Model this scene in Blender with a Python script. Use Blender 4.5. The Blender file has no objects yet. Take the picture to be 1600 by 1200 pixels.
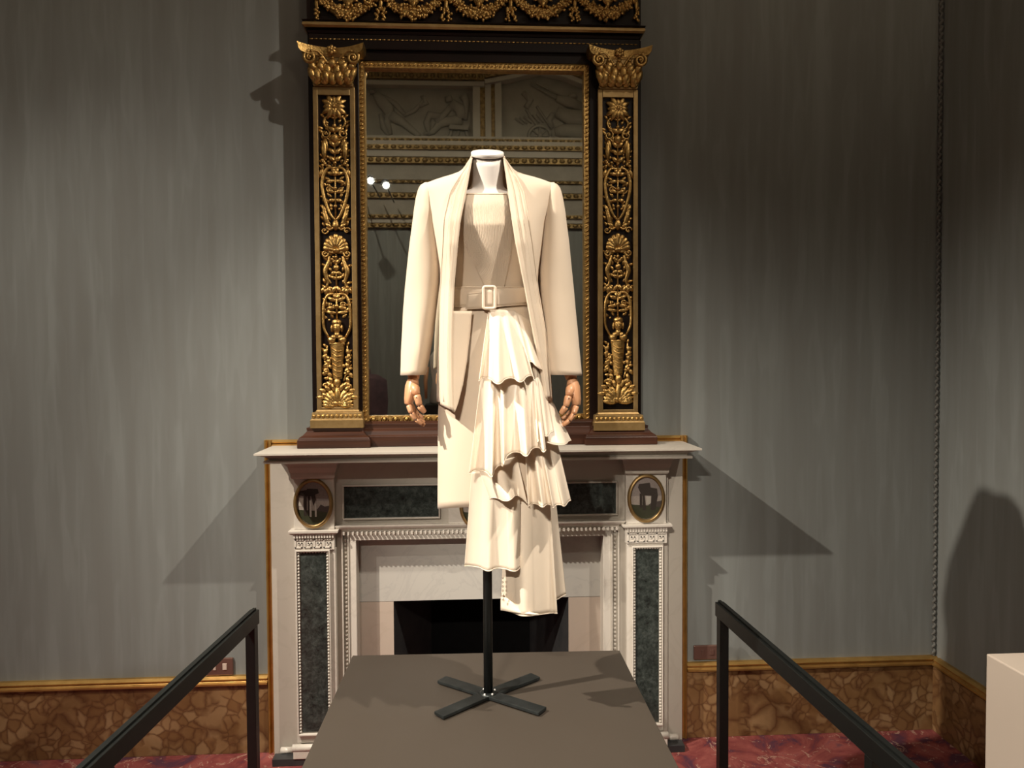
import bpy, math, random
from math import sin, cos, pi, radians, sqrt, atan2
from mathutils import Vector, Matrix, noise
random.seed(7)
SC = bpy.context.scene
COL = SC.collection

# ------------------------------------------------------------------ camera
CAM = Vector((0.0, -3.05, 1.60))
FPX = 1150.0
yaw, pitch, roll = radians(3.2), radians(1.75), 0.0055
fw = Vector((sin(yaw) * cos(pitch), cos(yaw) * cos(pitch), -sin(pitch)))
rt0 = Vector((cos(yaw), -sin(yaw), 0)); up0 = rt0.cross(fw)
rt = rt0 * cos(roll) - up0 * sin(roll)
up = up0 * cos(roll) + rt0 * sin(roll)
cam_d = bpy.data.cameras.new('camera'); cam = bpy.data.objects.new('camera', cam_d); COL.objects.link(cam)
cam_d.sensor_width = 36; cam_d.lens = FPX / 1600 * 36; cam_d.clip_start = .05
R = Matrix((rt, up, -fw)).transposed()
cam.matrix_world = Matrix.Translation(CAM) @ R.to_4x4()
SC.camera = cam

def ray(u, v):
    return fw * FPX + rt * (u - 800) - up * (v - 600)
def W(u, v, y):                     # point of the plane Y=y seen at pixel u,v
    d = ray(u, v); return CAM + d * ((y - CAM.y) / d.y)
def PZ(u, v, z):                    # point of the plane Z=z
    d = ray(u, v); return CAM + d * ((z - CAM.z) / d.z)
def PX(u, v, x):
    d = ray(u, v); return CAM + d * ((x - CAM.x) / d.x)
def X(u, y, v=850): return W(u, v, y).x
def Z(v, y, u=748): return W(u, v, y).z

# ------------------------------------------------------------------ world, light, exposure
SC.view_settings.view_transform = 'Standard'; SC.view_settings.look = 'None'
SC.view_settings.gamma = 1; SC.view_settings.use_curve_mapping = False
SC.view_settings.exposure = 0.0
wd = bpy.data.worlds.new('World'); SC.world = wd; wd.use_nodes = True
wd.node_tree.nodes['Background'].inputs[0].default_value = (.02, .018, .015, 1)
wd.node_tree.nodes['Background'].inputs[1].default_value = 1.0
SPOTS = []
def spot(name, loc, target, power, color, cone, blend=.6, rad=.025):
    l = bpy.data.lights.new(name, 'SPOT'); l.energy = power; l.color = color
    l.spot_size = radians(cone); l.spot_blend = blend; l.shadow_soft_size = rad
    o = bpy.data.objects.new(name, l); COL.objects.link(o); o.location = loc
    d = Vector(target) - Vector(loc); o.rotation_euler = d.to_track_quat('-Z', 'Y').to_euler()
    SPOTS.append((Vector(loc), d.normalized()))
    return o
WARM = (1.0, .80, .58); WARM2 = (1.0, .86, .70)
YG = -.062                                         # plane of the mirror glass
def mirrored(u, v, y):
    p = W(u, v, 2 * YG - y); return (p.x, y, p.z)
KEY = (1.0, .90, .77)
spot('spot_lamp', (1.62, -1.88, 4.2), (-.40, -1.75, 1.80), 510, KEY, 92, 1.0)
spot('spot_lamp', (-2.14, -1.66, 3.49), (-.40, -1.47, 1.07), 860, KEY, 82, 1.0)
spot('spot_lamp', mirrored(580, 284, -4.9), (.05, -.95, 1.45), 290, KEY, 20, .9)
spot('spot_lamp', mirrored(604, 292, -4.9), (.12, -.95, .95), 330, KEY, 20, .9)
spot('spot_lamp', mirrored(552, 280, -4.9), (1.45, 0, .30), 280, KEY, 30, 1.0)  # added fill for the lower right wall, kept out of the glass
spot('spot_lamp', (-2.5, -2.3, 3.4), (-1.15, 0, 1.05), 130, KEY, 56, 1.0)  # added fill to lift the silk left of the fireplace
spot('spot_lamp', (-1.6, -3.4, 4.75), (-.6, -6.0, 1.3), 105, KEY, 110, 1.0)  # added wash so the opposite wall reads in the mirror
spot('spot_lamp', (1.2, -3.4, 4.75), (.6, -6.0, 1.3), 105, KEY, 110, 1.0)  # second added wash for the opposite wall
spot('spot_lamp', (-2.55, -3.0, 2.9), (-2.2, -2.3, 5.3), 235, WARM, 140, 1.0, .06)  # added uplight, bounces off the ceiling as warm room ambience
spot('spot_lamp', (1.55, -4.4, 2.9), (1.3, -2.9, 5.3), 235, WARM, 140, 1.0, .06)  # second added ambience uplight

# ------------------------------------------------------------------ materials
MATS = {}
def nmat(name):
    m = bpy.data.materials.new(name); m.use_nodes = True; MATS[name] = m
    return m, m.node_tree.nodes, m.node_tree.links, m.node_tree.nodes['Principled BSDF']
def coords(N, L, scale=(1, 1, 1)):
    tc = N.new('ShaderNodeTexCoord'); mp = N.new('ShaderNodeMapping'); mp.inputs['Scale'].default_value = scale
    L.new(tc.outputs['Object'], mp.inputs['Vector']); return mp.outputs['Vector']
def noise_n(N, L, vec, scale, detail=4, rough=.55, dist=0):
    n = N.new('ShaderNodeTexNoise'); n.inputs['Scale'].default_value = scale; n.inputs['Detail'].default_value = detail
    n.inputs['Roughness'].default_value = rough; n.inputs['Distortion'].default_value = dist
    L.new(vec, n.inputs['Vector']); return n.outputs['Fac']
def ramp(N, L, fac, stops):
    r = N.new('ShaderNodeValToRGB'); el = r.color_ramp.elements
    while len(el) < len(stops): el.new(.5)
    for e, (p, c) in zip(el, stops):
        e.position = p; e.color = (c[0], c[1], c[2], 1) if hasattr(c, '__len__') else (c, c, c, 1)
    L.new(fac, r.inputs['Fac']); return r.outputs['Color']
def bump(N, L, b, h, strength=.3, dist=.01):
    n = N.new('ShaderNodeBump'); n.inputs['Strength'].default_value = strength; n.inputs['Distance'].default_value = dist
    L.new(h, n.inputs['Height']); L.new(n.outputs['Normal'], b.inputs['Normal'])
def simple(name, c1, c2=None, rough=.5, metal=0, scale=20, stretch=(1, 1, 1), bmp=0, bscale=None, coat=0, sheen=0, spec=.5, contrast=(.35, .65)):
    m, N, L, b = nmat(name)
    b.inputs['Roughness'].default_value = rough; b.inputs['Metallic'].default_value = metal
    b.inputs['Coat Weight'].default_value = coat; b.inputs['Coat Roughness'].default_value = .1
    b.inputs['Sheen Weight'].default_value = sheen; b.inputs['Specular IOR Level'].default_value = spec
    v = coords(N, L, stretch)
    f = noise_n(N, L, v, scale)
    c2 = c2 or tuple(x * .85 for x in c1)
    L.new(ramp(N, L, f, [(contrast[0], c2), (contrast[1], c1)]), b.inputs['Base Color'])
    if bmp:
        g = noise_n(N, L, v, bscale or scale * 3, 3)
        bump(N, L, b, g, bmp)
    return m
simple('gold', (.56, .36, .125), (.34, .20, .065), rough=.40, metal=1, scale=60, bmp=.25, bscale=160)
simple('gold_flat', (.38, .255, .11), (.31, .20, .08), rough=.45, metal=.85, scale=30, bmp=.08)
simple('gilt_wood', (.60, .37, .12), (.46, .27, .08), rough=.40, metal=.8, scale=14)
simple('ebony', (.010, .004, .003), (.006, .003, .002), spec=.22, rough=.38, scale=8, stretch=(1, 1, .1))
simple('mahogany', (.052, .018, .009), (.026, .010, .006), spec=.35, rough=.34, scale=9, stretch=(.25, 1, 5))
simple('black_metal', (.006, .007, .006), (.004, .005, .005), rough=.40, metal=.1, scale=90)
simple('stand_steel', (.055, .062, .062), (.035, .04, .04), rough=.38, metal=.7, scale=30)
simple('platform_paint', (.058, .047, .037), (.055, .044, .034), rough=.42, scale=3)
simple('beige_paint', (.42, .355, .295), (.41, .345, .285), rough=.5, scale=3)
simple('crepe', (.70, .585, .455), (.675, .56, .43), rough=.75, scale=6, sheen=.15, bmp=.04, bscale=900, spec=.25)
simple('satin', (.82, .72, .585), (.80, .70, .565), rough=.36, scale=5, bmp=.06, bscale=30, sheen=.1, spec=.4)
def cloth(name, tr):
    m = MATS[name]; N = m.node_tree.nodes; L = m.node_tree.links; b = N['Principled BSDF']; out = N['Material Output']
    t = N.new('ShaderNodeBsdfTranslucent'); t.inputs[0].default_value = (.95, .72, .48, 1)
    mx = N.new('ShaderNodeMixShader'); mx.inputs[0].default_value = tr
    L.new(b.outputs[0], mx.inputs[1]); L.new(t.outputs[0], mx.inputs[2]); L.new(mx.outputs[0], out.inputs['Surface'])
cloth('crepe', .12); cloth('satin', .18)
simple('form_cover', (.66, .61, .56), (.64, .59, .54), rough=.6, scale=10)
simple('form_cap', (.74, .71, .66), (.78, .75, .70), rough=.4, scale=10)
simple('hand_wood', (.60, .31, .165), (.52, .26, .13), rough=.42, scale=14, stretch=(3, 3, .5), coat=.25)
simple('joint_dark', (.05, .025, .015), rough=.6)
simple('stucco', (.30, .28, .235), (.26, .24, .20), rough=.85, scale=6, bmp=.2, bscale=30)
simple('stucco_light', (.42, .39, .33), (.38, .35, .295), rough=.8, scale=4)
simple('stucco_gilt', (.34, .23, .09), (.15, .10, .04), rough=.45, metal=.6, scale=25, bmp=.5, bscale=60)
simple('socket_bronze', (.20, .115, .09), (.18, .10, .08), rough=.35, metal=.5, scale=10)
simple('socket_switch', (.62, .50, .42), (.6, .48, .4), rough=.4)
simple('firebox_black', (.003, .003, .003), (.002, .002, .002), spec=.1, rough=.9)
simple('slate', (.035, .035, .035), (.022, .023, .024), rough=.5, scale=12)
simple('braid', (.16, .16, .145), (.11, .105, .095), rough=.8, scale=120)
simple('lens_metal', (.03, .03, .03), rough=.4)
simple('ceiling_paint', (.42, .39, .33), (.38, .35, .3), rough=.8, scale=3)
simple('dark_cloth', (.06, .03, .035), (.03, .015, .02), rough=.9, scale=10)

# watered silk wall covering: vertical moire in colour, gloss and fine relief
def silk(name, sw):
    m, N, L, b = nmat(name)
    st = (1, 1, .055)
    v = coords(N, L, st)
    big = noise_n(N, L, v, 17, 2, .5, .15)
    flame = ramp(N, L, noise_n(N, L, coords(N, L, (1, 1, .13)), 15, 2, .5, .1), [(.50, 0), (.56, 1), (.60, .8), (.70, 0)])
    fine = noise_n(N, L, coords(N, L, (1, 1, .02)), 240, 2)
    mx = N.new('ShaderNodeMath'); mx.operation = 'MULTIPLY_ADD'; L.new(flame, mx.inputs[0]); mx.inputs[1].default_value = .13; L.new(big, mx.inputs[2])
    ad = N.new('ShaderNodeMath'); ad.operation = 'MULTIPLY_ADD'; L.new(fine, ad.inputs[0]); ad.inputs[1].default_value = .10; L.new(mx.outputs[0], ad.inputs[2])
    c = ramp(N, L, ad.outputs[0], [(.38, (.188, .194, .182)), (.58, (.200, .210, .199)), (.80, (.228, .243, .232))])
    L.new(c, b.inputs['Base Color'])
    L.new(ramp(N, L, ad.outputs[0], [(.4, .72), (.8, .58)]), b.inputs['Roughness'])
    b.inputs['Sheen Weight'].default_value = .1
    b.inputs['Specular IOR Level'].default_value = .25
    return m
silk('silk_wall', 'X'); silk('silk_side', 'Y')

def marble(name, base, vein, rough=.3, scale=3.0, th=(.47, .5, .53)):
    m, N, L, b = nmat(name)
    v = coords(N, L)
    f = noise_n(N, L, v, scale, 6, .6, 1.5)
    g = noise_n(N, L, v, scale * .6, 3)
    c1 = ramp(N, L, f, [(th[0], base), (th[1], vein), (th[2], base)])
    c2 = ramp(N, L, g, [(.3, tuple(x * .90 for x in base)), (.7, base)])
    mx = N.new('ShaderNodeMixRGB'); mx.blend_type = 'MULTIPLY'; mx.inputs[0].default_value = .5
    L.new(c1, mx.inputs[1]); L.new(c2, mx.inputs[2]); L.new(mx.outputs[0], b.inputs['Base Color'])
    b.inputs['Roughness'].default_value = rough
    return m
marble('white_marble', (.60, .56, .50), (.57, .53, .47), .38, 2.2)
marble('statuary', (.72, .68, .62), (.66, .62, .56), .38, 3)
marble('grey_marble', (.60, .58, .54), (.55, .53, .50), .3, 4)
marble('pink_marble', (.60, .52, .45), (.57, .49, .42), .3, 2)

def green_marble():
    m, N, L, b = nmat('green_marble')
    v = coords(N, L)
    f = noise_n(N, L, v, 45, 8, .75, .3)
    L.new(ramp(N, L, f, [(.34, (.010, .013, .012)), (.5, (.032, .040, .036)), (.64, (.062, .074, .068)), (.76, (.15, .165, .155))]), b.inputs['Base Color'])
    b.inputs['Roughness'].default_value = .22
green_marble()
def breccia():
    m, N, L, b = nmat('breccia_marble')
    v0 = coords(N, L)
    nz = N.new('ShaderNodeTexNoise'); nz.inputs['Scale'].default_value = 6; nz.inputs['Detail'].default_value = 4; L.new(v0, nz.inputs['Vector'])
    mxv = N.new('ShaderNodeMixRGB'); mxv.inputs[0].default_value = .10; L.new(v0, mxv.inputs[1]); L.new(nz.outputs['Color'], mxv.inputs[2])
    def vor(s):
        vo = N.new('ShaderNodeTexVoronoi'); vo.feature = 'DISTANCE_TO_EDGE'; vo.inputs['Scale'].default_value = s
        L.new(mxv.outputs[0], vo.inputs['Vector'])
        vc = N.new('ShaderNodeTexVoronoi'); vc.inputs['Scale'].default_value = s; L.new(mxv.outputs[0], vc.inputs['Vector'])
        return vo.outputs['Distance'], vc.outputs['Color']
    (a, ac), (c, cc) = vor(9), vor(24)
    sel = noise_n(N, L, v0, 4.5, 3)
    selr = ramp(N, L, sel, [(.44, 0), (.50, 1)])
    mm = N.new('ShaderNodeMixRGB'); L.new(selr, mm.inputs[0]); L.new(a, mm.inputs[1]); L.new(c, mm.inputs[2])
    mc = N.new('ShaderNodeMixRGB'); L.new(selr, mc.inputs[0]); L.new(ac, mc.inputs[1]); L.new(cc, mc.inputs[2])
    cellv = ramp(N, L, mc.outputs[0], [(.1, (.21, .11, .045)), (.5, (.28, .16, .072)), (.9, (.36, .23, .118))])
    em = ramp(N, L, mm.outputs[0], [(.0, 0), (.03, .35), (.16, 1)])
    edge0 = N.new('ShaderNodeMixRGB'); L.new(em, edge0.inputs[0]); edge0.inputs[1].default_value = (.13, .058, .025, 1); L.new(cellv, edge0.inputs[2]); edge = edge0.outputs[0]
    tint = ramp(N, L, noise_n(N, L, v0, 5, 4), [(.3, (.55, .5, .4)), (.7, (1, 1, 1))])
    m2 = N.new('ShaderNodeMixRGB'); m2.blend_type = 'MULTIPLY'; m2.inputs[0].default_value = .8
    L.new(edge, m2.inputs[1]); L.new(tint, m2.inputs[2]); L.new(m2.outputs[0], b.inputs['Base Color'])
    b.inputs['Roughness'].default_value = .3
breccia()
def carpet():
    m, N, L, b = nmat('carpet')
    v = coords(N, L)
    f = noise_n(N, L, v, 5, 5, .6, 1.5)
    g = noise_n(N, L, v, 9, 7, .7, 2.5)
    c1 = ramp(N, L, f, [(.38, (.08, .03, .045)), (.47, (.17, .040, .038)), (.60, (.25, .07, .06)), (.72, (.13, .05, .06))])
    c2 = ramp(N, L, g, [(.585, (0, 0, 0)), (.61, (1, 1, 1)), (.64, (0, 0, 0))])
    mx = N.new('ShaderNodeMixRGB'); L.new(c2, mx.inputs[0]); L.new(c1, mx.inputs[1]); mx.inputs[2].default_value = (.42, .27, .2, 1)
    L.new(mx.outputs[0], b.inputs['Base Color']); b.inputs['Roughness'].default_value = .95; b.inputs['Specular IOR Level'].default_value = .1
    bump(N, L, b, noise_n(N, L, v, 400, 2), .4, .004)
carpet()
def mirror_mat():
    m, N, L, b = nmat('mirror_glass')
    b.inputs['Metallic'].default_value = 1; b.inputs['Roughness'].default_value = .015
    b.inputs['Base Color'].default_value = (.74, .75, .68, 1)
mirror_mat()
def emit(name, col, s):
    m, N, L, b = nmat(name); b.inputs['Emission Color'].default_value = (*col, 1); b.inputs['Emission Strength'].default_value = s
    b.inputs['Base Color'].default_value = (*col, 1)
emit('lamp_lens', (1, .95, .88), 60)
def flat(name, c, r=.25):
    m, N, L, b = nmat(name); b.inputs['Roughness'].default_value = r
    v = coords(N, L); f = noise_n(N, L, v, 160, 3)
    L.new(ramp(N, L, f, [(.3, tuple(x * .8 for x in c)), (.7, c)]), b.inputs['Base Color'])
    b.inputs['Coat Weight'].default_value = .5
flat('paint_sky', (.26, .22, .20)); flat('paint_sky_low', (.36, .31, .27)); flat('paint_ruin', (.035, .028, .024))
flat('paint_stone', (.50, .46, .40)); flat('paint_ground', (.045, .050, .028)); flat('paint_hill', (.07, .055, .05))

# ------------------------------------------------------------------ mesh builder
class MB:
    def __init__(s): s.v = []; s.f = []; s.sm = []
    def add(s, vs, fs, smooth=False):
        k = len(s.v); s.v += [Vector(p) for p in vs]
        for f in fs: s.f.append(tuple(i + k for i in f)); s.sm.append(smooth)
        return s
    def box(s, x0, x1, y0, y1, z0, z1):
        x0, x1 = min(x0, x1), max(x0, x1); y0, y1 = min(y0, y1), max(y0, y1); z0, z1 = min(z0, z1), max(z0, z1)
        return s.add([(x0, y0, z0), (x1, y0, z0), (x1, y1, z0), (x0, y1, z0), (x0, y0, z1), (x1, y0, z1), (x1, y1, z1), (x0, y1, z1)],
              [(0, 3, 2, 1), (4, 5, 6, 7), (0, 1, 5, 4), (1, 2, 6, 5), (2, 3, 7, 6), (3, 0, 4, 7)])
    def obox(s, a, b, w, h, upv=(0, 0, 1)):        # box bar from a to b, width w (sideways), height h
        a, b = Vector(a), Vector(b); d = (b - a).normalized(); sd = d.cross(Vector(upv)).normalized(); u2 = sd.cross(d)
        vs = []
        for p in (a, b):
            for i, j in ((-1, -1), (1, -1), (1, 1), (-1, 1)): vs.append(p + sd * i * w / 2 + u2 * j * h / 2)
        return s.add(vs, [(0, 1, 2, 3), (7, 6, 5, 4), (0, 4, 5, 1), (1, 5, 6, 2), (2, 6, 7, 3), (3, 7, 4, 0)])
    def prism(s, prof, x0, x1):                    # profile [(y,z)..] extruded along x
        n = len(prof); vs = [(x0, y, z) for y, z in prof] + [(x1, y, z) for y, z in prof]
        fs = [(i, (i + 1) % n, n + (i + 1) % n, n + i) for i in range(n)] + [tuple(range(n))[::-1], tuple(range(n, 2 * n))]
        return s.add(vs, fs)
    def poly(s, pts, y0, y1):                      # outline [(x,z)..] extruded along y
        n = len(pts); vs = [(x, y0, z) for x, z in pts] + [(x, y1, z) for x, z in pts]
        fs = [(i, (i + 1) % n, n + (i + 1) % n, n + i) for i in range(n)] + [tuple(range(n))[::-1], tuple(range(n, 2 * n))]
        return s.add(vs, fs)
    def cornice(s, prof, x0, x1, yb):              # profile [(outward,z)..] run along the front and both returned ends
        rings = []
        for o, z in prof: rings.append([(x0 - o, yb, z), (x0 - o, yb - o, z), (x1 + o, yb - o, z), (x1 + o, yb, z)])
        return rings
    def moulding(s, prof, x0, x1, yback, yfront):  # [(proj,z)]: body x0..x1, front at yfront, projecting by proj on three sides
        rings = [[(x0 - o, yback, z), (x0 - o, yfront - o, z), (x1 + o, yfront - o, z), (x1 + o, yback, z)] for o, z in prof]
        vs = [p for r in rings for p in r]; fs = []
        for i in range(len(rings) - 1):
            a = i * 4; b = a + 4
            for k in range(4): fs.append((a + k, a + (k + 1) % 4, b + (k + 1) % 4, b + k))
        fs.append((3, 2, 1, 0)); e = (len(rings) - 1) * 4; fs.append((e, e + 1, e + 2, e + 3))
        return s.add(vs, fs)
    def tube(s, pts, rad, seg=8, smooth=True, cap=True, flatten=None):
        pts = [Vector(p) for p in pts]; n = len(pts)
        if not hasattr(rad, '__len__'): rad = [rad] * n
        ref = Vector((0, 1, 0)); vs = []; fs = []
        for i, p in enumerate(pts):
            t = (pts[min(i + 1, n - 1)] - pts[max(i - 1, 0)]).normalized()
            a = t.cross(ref)
            if a.length < 1e-3: a = t.cross(Vector((1, 0, 0)))
            a.normalize(); b = a.cross(t)
            for k in range(seg):
                an = 2 * pi * k / seg
                fb = flatten if flatten else 1
                vs.append(p + a * cos(an) * rad[i] + b * sin(an) * rad[i] * fb)
        for i in range(n - 1):
            for k in range(seg):
                fs.append((i * seg + k, i * seg + (k + 1) % seg, (i + 1) * seg + (k + 1) % seg, (i + 1) * seg + k))
        if cap: fs += [tuple(range(seg))[::-1], tuple(range((n - 1) * seg, n * seg))]
        return s.add(vs, fs, smooth)
    def ball(s, c, r, seg=8, rg=5, smooth=True):
        if not hasattr(r, '__len__'): r = (r, r, r)
        c = Vector(c); vs = [c + Vector((0, 0, r[2]))]; fs = []
        for i in range(1, rg):
            th = pi * i / rg
            for k in range(seg):
                an = 2 * pi * k / seg; vs.append(c + Vector((r[0] * sin(th) * cos(an), r[1] * sin(th) * sin(an), r[2] * cos(th))))
        vs.append(c - Vector((0, 0, r[2]))); e = len(vs) - 1
        for k in range(seg): fs.append((0, 1 + k, 1 + (k + 1) % seg)); fs.append((e, e - seg + (k + 1) % seg, e - seg + k))
        for i in range(rg - 2):
            for k in range(seg):
                a = 1 + i * seg; fs.append((a + k, a + seg + k, a + seg + (k + 1) % seg, a + (k + 1) % seg))
        return s.add(vs, fs, smooth)
    def loft(s, rings, closed=True, cap0=False, cap1=False, smooth=True):
        n = len(rings[0]); vs = [p for r in rings for p in r]; fs = []
        for i in range(len(rings) - 1):
            for k in range(n if closed else n - 1):
                k2 = (k + 1) % n
                fs.append((i * n + k, i * n + k2, (i + 1) * n + k2, (i + 1) * n + k))
        s.add(vs, fs, smooth)
        b = len(s.v) - len(vs)
        if cap0: s.f.append(tuple(b + i for i in range(n))[::-1]); s.sm.append(False)
        if cap1: s.f.append(tuple(b + (len(rings) - 1) * n + i for i in range(n))); s.sm.append(False)
        return s
    def lathe(s, c, prof, seg=24, smooth=True):    # prof [(r,z)]
        c = Vector(c)
        return s.loft([[c + Vector((r * cos(2 * pi * k / seg), r * sin(2 * pi * k / seg), z)) for k in range(seg)] for r, z in prof], True, True, True, smooth)
    def build(s, name, m, parent=None, origin=None, solid=0, sub=0, bevel=0, label=None, kind=None, weld=False):
        me = bpy.data.meshes.new(name)
        if parent is not None:
            o0 = wloc(parent)
        elif origin is not None: o0 = Vector(origin)
        else:
            lo = [min(p[i] for p in s.v) for i in range(3)]; hi = [max(p[i] for p in s.v) for i in range(3)]
            o0 = Vector(((lo[0] + hi[0]) / 2, (lo[1] + hi[1]) / 2, lo[2]))
        me.from_pydata([tuple(p - o0) for p in s.v], [], s.f)
        me.polygons.foreach_set('use_smooth', s.sm)
        me.materials.append(MATS[m]); me.update()
        o = bpy.data.objects.new(name, me); COL.objects.link(o)
        if parent is not None: o.parent = parent
        else: o.location = o0
        if bevel:
            b = o.modifiers.new('b', 'BEVEL'); b.width = bevel; b.segments = 2; b.limit_method = 'ANGLE'; b.angle_limit = radians(40)
        if solid:
            md = o.modifiers.new('s', 'SOLIDIFY'); md.thickness = solid; md.offset = 0
        if sub:
            md = o.modifiers.new('u', 'SUBSURF'); md.levels = sub; md.render_levels = sub
        if label: o['label'] = label
        if kind: o['kind'] = kind
        return o
def wloc(o):
    p = o.location.copy()
    while o.parent is not None: o = o.parent; p += o.location
    return p
def thing(name, label, cat, loc, group=None):
    o = bpy.data.objects.new(name, None); COL.objects.link(o); o.location = loc; o.empty_display_size = .05
    o['label'] = label; o['category'] = cat
    if group: o['group'] = group
    return o
def tag(o, label, cat, group=None):
    o['label'] = label; o['category'] = cat
    if group: o['group'] = group
    return o
def dup(o, parent, loc):
    c = o.copy(); COL.objects.link(c); c.parent = parent; c.location = loc
    for ch in list(o.children): dup(ch, c, ch.location.copy())
    return c
def crom(P, n):                                    # smooth curve through points
    P = [Vector(p) for p in P]; out = []
    Q = [P[0] * 2 - P[1]] + P + [P[-1] * 2 - P[-2]]
    for i in range(1, len(Q) - 2):
        a, b, c, d = Q[i - 1:i + 3]
        for k in range(n):
            t = k / n
            out.append(.5 * ((2 * b) + (c - a) * t + (2 * a - 5 * b + 4 * c - d) * t * t + (3 * b - a - 3 * c + d) * t ** 3))
    out.append(P[-1]); return out
def interp(tab, x):                                # tab [(x, val...)]: piecewise linear with smoothing
    if x <= tab[0][0]: return list(tab[0][1:])
    for a, b in zip(tab, tab[1:]):
        if x <= b[0]:
            t = (x - a[0]) / (b[0] - a[0]); return [p + (q - p) * t for p, q in zip(a[1:], b[1:])]
    return list(tab[-1][1:])

# ================================================================== THE ROOM
WX0, WX1 = -3.0, X(1460, 0, 1035)
YB, H = -6.05, 5.35                                # opposite wall, ceiling height
DADO0 = Z(1056, 0)                                 # top of the marble dado
FB = dict(x0=X(614, -.02), x1=X(888, -.02), z1=Z(936, -.02))   # fire opening
def struct(o): o['kind'] = 'structure'; return o
mb = MB(); mb.box(WX0, FB['x0'] - .01, 0, .15, 0, H); mb.box(FB['x1'] + .01, WX1, 0, .15, 0, H); mb.box(FB['x0'] - .01, FB['x1'] + .01, 0, .15, FB['z1'] + .01, H)
struct(mb.build('wall_back', 'silk_wall'))
struct(MB().box(WX1, WX1 + .15, YB, .15, 0, H).build('wall_right', 'silk_side'))
struct(MB().box(WX0 - .15, WX0, YB, .15, 0, H).build('wall_left', 'silk_side'))
struct(MB().box(WX0 - .15, WX1 + .15, YB - .15, YB, 0, H).build('wall_front', 'silk_wall'))
struct(MB().box(WX0 - .15, WX1 + .15, YB - .15, .7, -.12, 0).build('floor', 'carpet'))
struct(MB().box(WX0 - .15, WX1 + .15, YB - .15, .15, H, H + .1).build('ceiling', 'ceiling_paint'))
# marble dado and gilt rail
GX0, GX1 = X(415, -.02), X(1074, -.02)
T = .022
struct(MB().box(WX0, GX0, -T, -.0005, .001, DADO0).build('baseboard_left', 'breccia_marble'))
struct(MB().box(GX1, WX1 - .0005, -T, -.0005, .001, DADO0).build('baseboard_right', 'breccia_marble'))
struct(MB().box(WX1 - T, WX1 - .0005, YB + .01, -T - .001, .001, DADO0).build('baseboard_side', 'breccia_marble'))
RH = abs(Z(1044, -.03) - Z(1056, -.03)) * 1.05
def railprof(zb, h=RH, d=.034):
    out = []
    for y, z in ((0, 0), (.7, 0), (1, .08), (1, .30), (.72, .42), (.62, .52), (.80, .62), (.85, .78), (.6, .92), (.45, 1), (0, 1)):
        out.append((-y * d, zb + z * h))
    return out
struct(MB().prism(railprof(DADO0 + .001), WX0, GX0).build('trim_1', 'gilt_wood'))
struct(MB().prism(railprof(DADO0 + .001), GX1, WX1).build('trim_2', 'gilt_wood'))
pr = railprof(DADO0 + .001); n = len(pr)
vs = [(WX1 + y, YB + .01, z) for y, z in pr] + [(WX1 + y, -.036, z) for y, z in pr]
struct(MB().add(vs, [(i, (i + 1) % n, n + (i + 1) % n, n + i) for i in range(n)] + [tuple(range(n)), tuple(range(n, 2 * n))[::-1]]).build('trim_3', 'gilt_wood'))
# gilt fillet round the chimneypiece
SX0, SX1 = X(428, -.02), X(1062, -.02)
TOPZ = Z(684, -.02, 748)
def vstrip(x0, x1, z0, z1):
    m = MB(); w = x1 - x0
    prof = [(0, 0), (0, -.02), (.12, -.030), (.3, -.034), (.45, -.024), (.6, -.024), (.75, -.036), (.92, -.036), (1, -.02), (1, 0)]
    k = len(prof); vs = [(x0 + a * w, y, z0) for a, y in prof] + [(x0 + a * w, y, z1) for a, y in prof]
    m.add(vs, [(i, n2, k + n2, k + i) for i in range(k) for n2 in [(i + 1) % k]] + [tuple(range(k)), tuple(range(k, 2 * k))[::-1]]); return m
struct(vstrip(GX0, SX0, 0.001, TOPZ).build('trim_4', 'gilt_wood'))
struct(vstrip(GX1, SX1, 0.001, TOPZ).build('trim_5', 'gilt_wood'))
struct(MB().prism([(0, TOPZ), (-.02, TOPZ), (-.034, TOPZ - .008), (-.024, TOPZ - .014), (-.036, TOPZ - .022), (-.02, TOPZ - .03), (0, TOPZ - .03)], SX0, SX1).build('trim_6', 'gilt_wood'))
# twisted braid in the corner
pts = [(WX1 - .012 + .004 * cos(k * .9), -.012 + .004 * sin(k * .9), DADO0 + RH + k * .004) for k in range(int((H - DADO0 - RH) / .004))]
struct(MB().tube(pts[:-1], .006, 5).build('trim_7', 'braid'))

# ---- opposite wall: painted cornice, gilt mouldings and stucco reliefs (seen in the glass)
YV = 2 * YG - YB
def RZ(v, u=745): return W(u, v, YV).z
def RXm(u, v=200): return W(u, v, YV).x
MZ = 2 * YG
bands = [(357, 350, .05, 'stucco_gilt'), (350, 343, .06, 'stucco_light'), (343, 338, .09, 'stucco_gilt'), (338, 313, .08, 'stucco'),
         (313, 305, .12, 'stucco_gilt'), (305, 291, .13, 'stucco'), (291, 287, .16, 'stucco_gilt'), (287, 263, .17, 'stucco'),
         (263, 254, .22, 'stucco_gilt'), (254, 244, .24, 'stucco_light'), (244, 237, .27, 'stucco_gilt'), (237, 231, .27, 'stucco_light'),
         (231, 226, .24, 'stucco_gilt'), (226, 222, .22, 'stucco_light')]
cor = thing('wall_cornice', 'painted and gilded cornice of the opposite wall, reflected in the mirror', 'cornice', (0, YB, RZ(357)))
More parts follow.
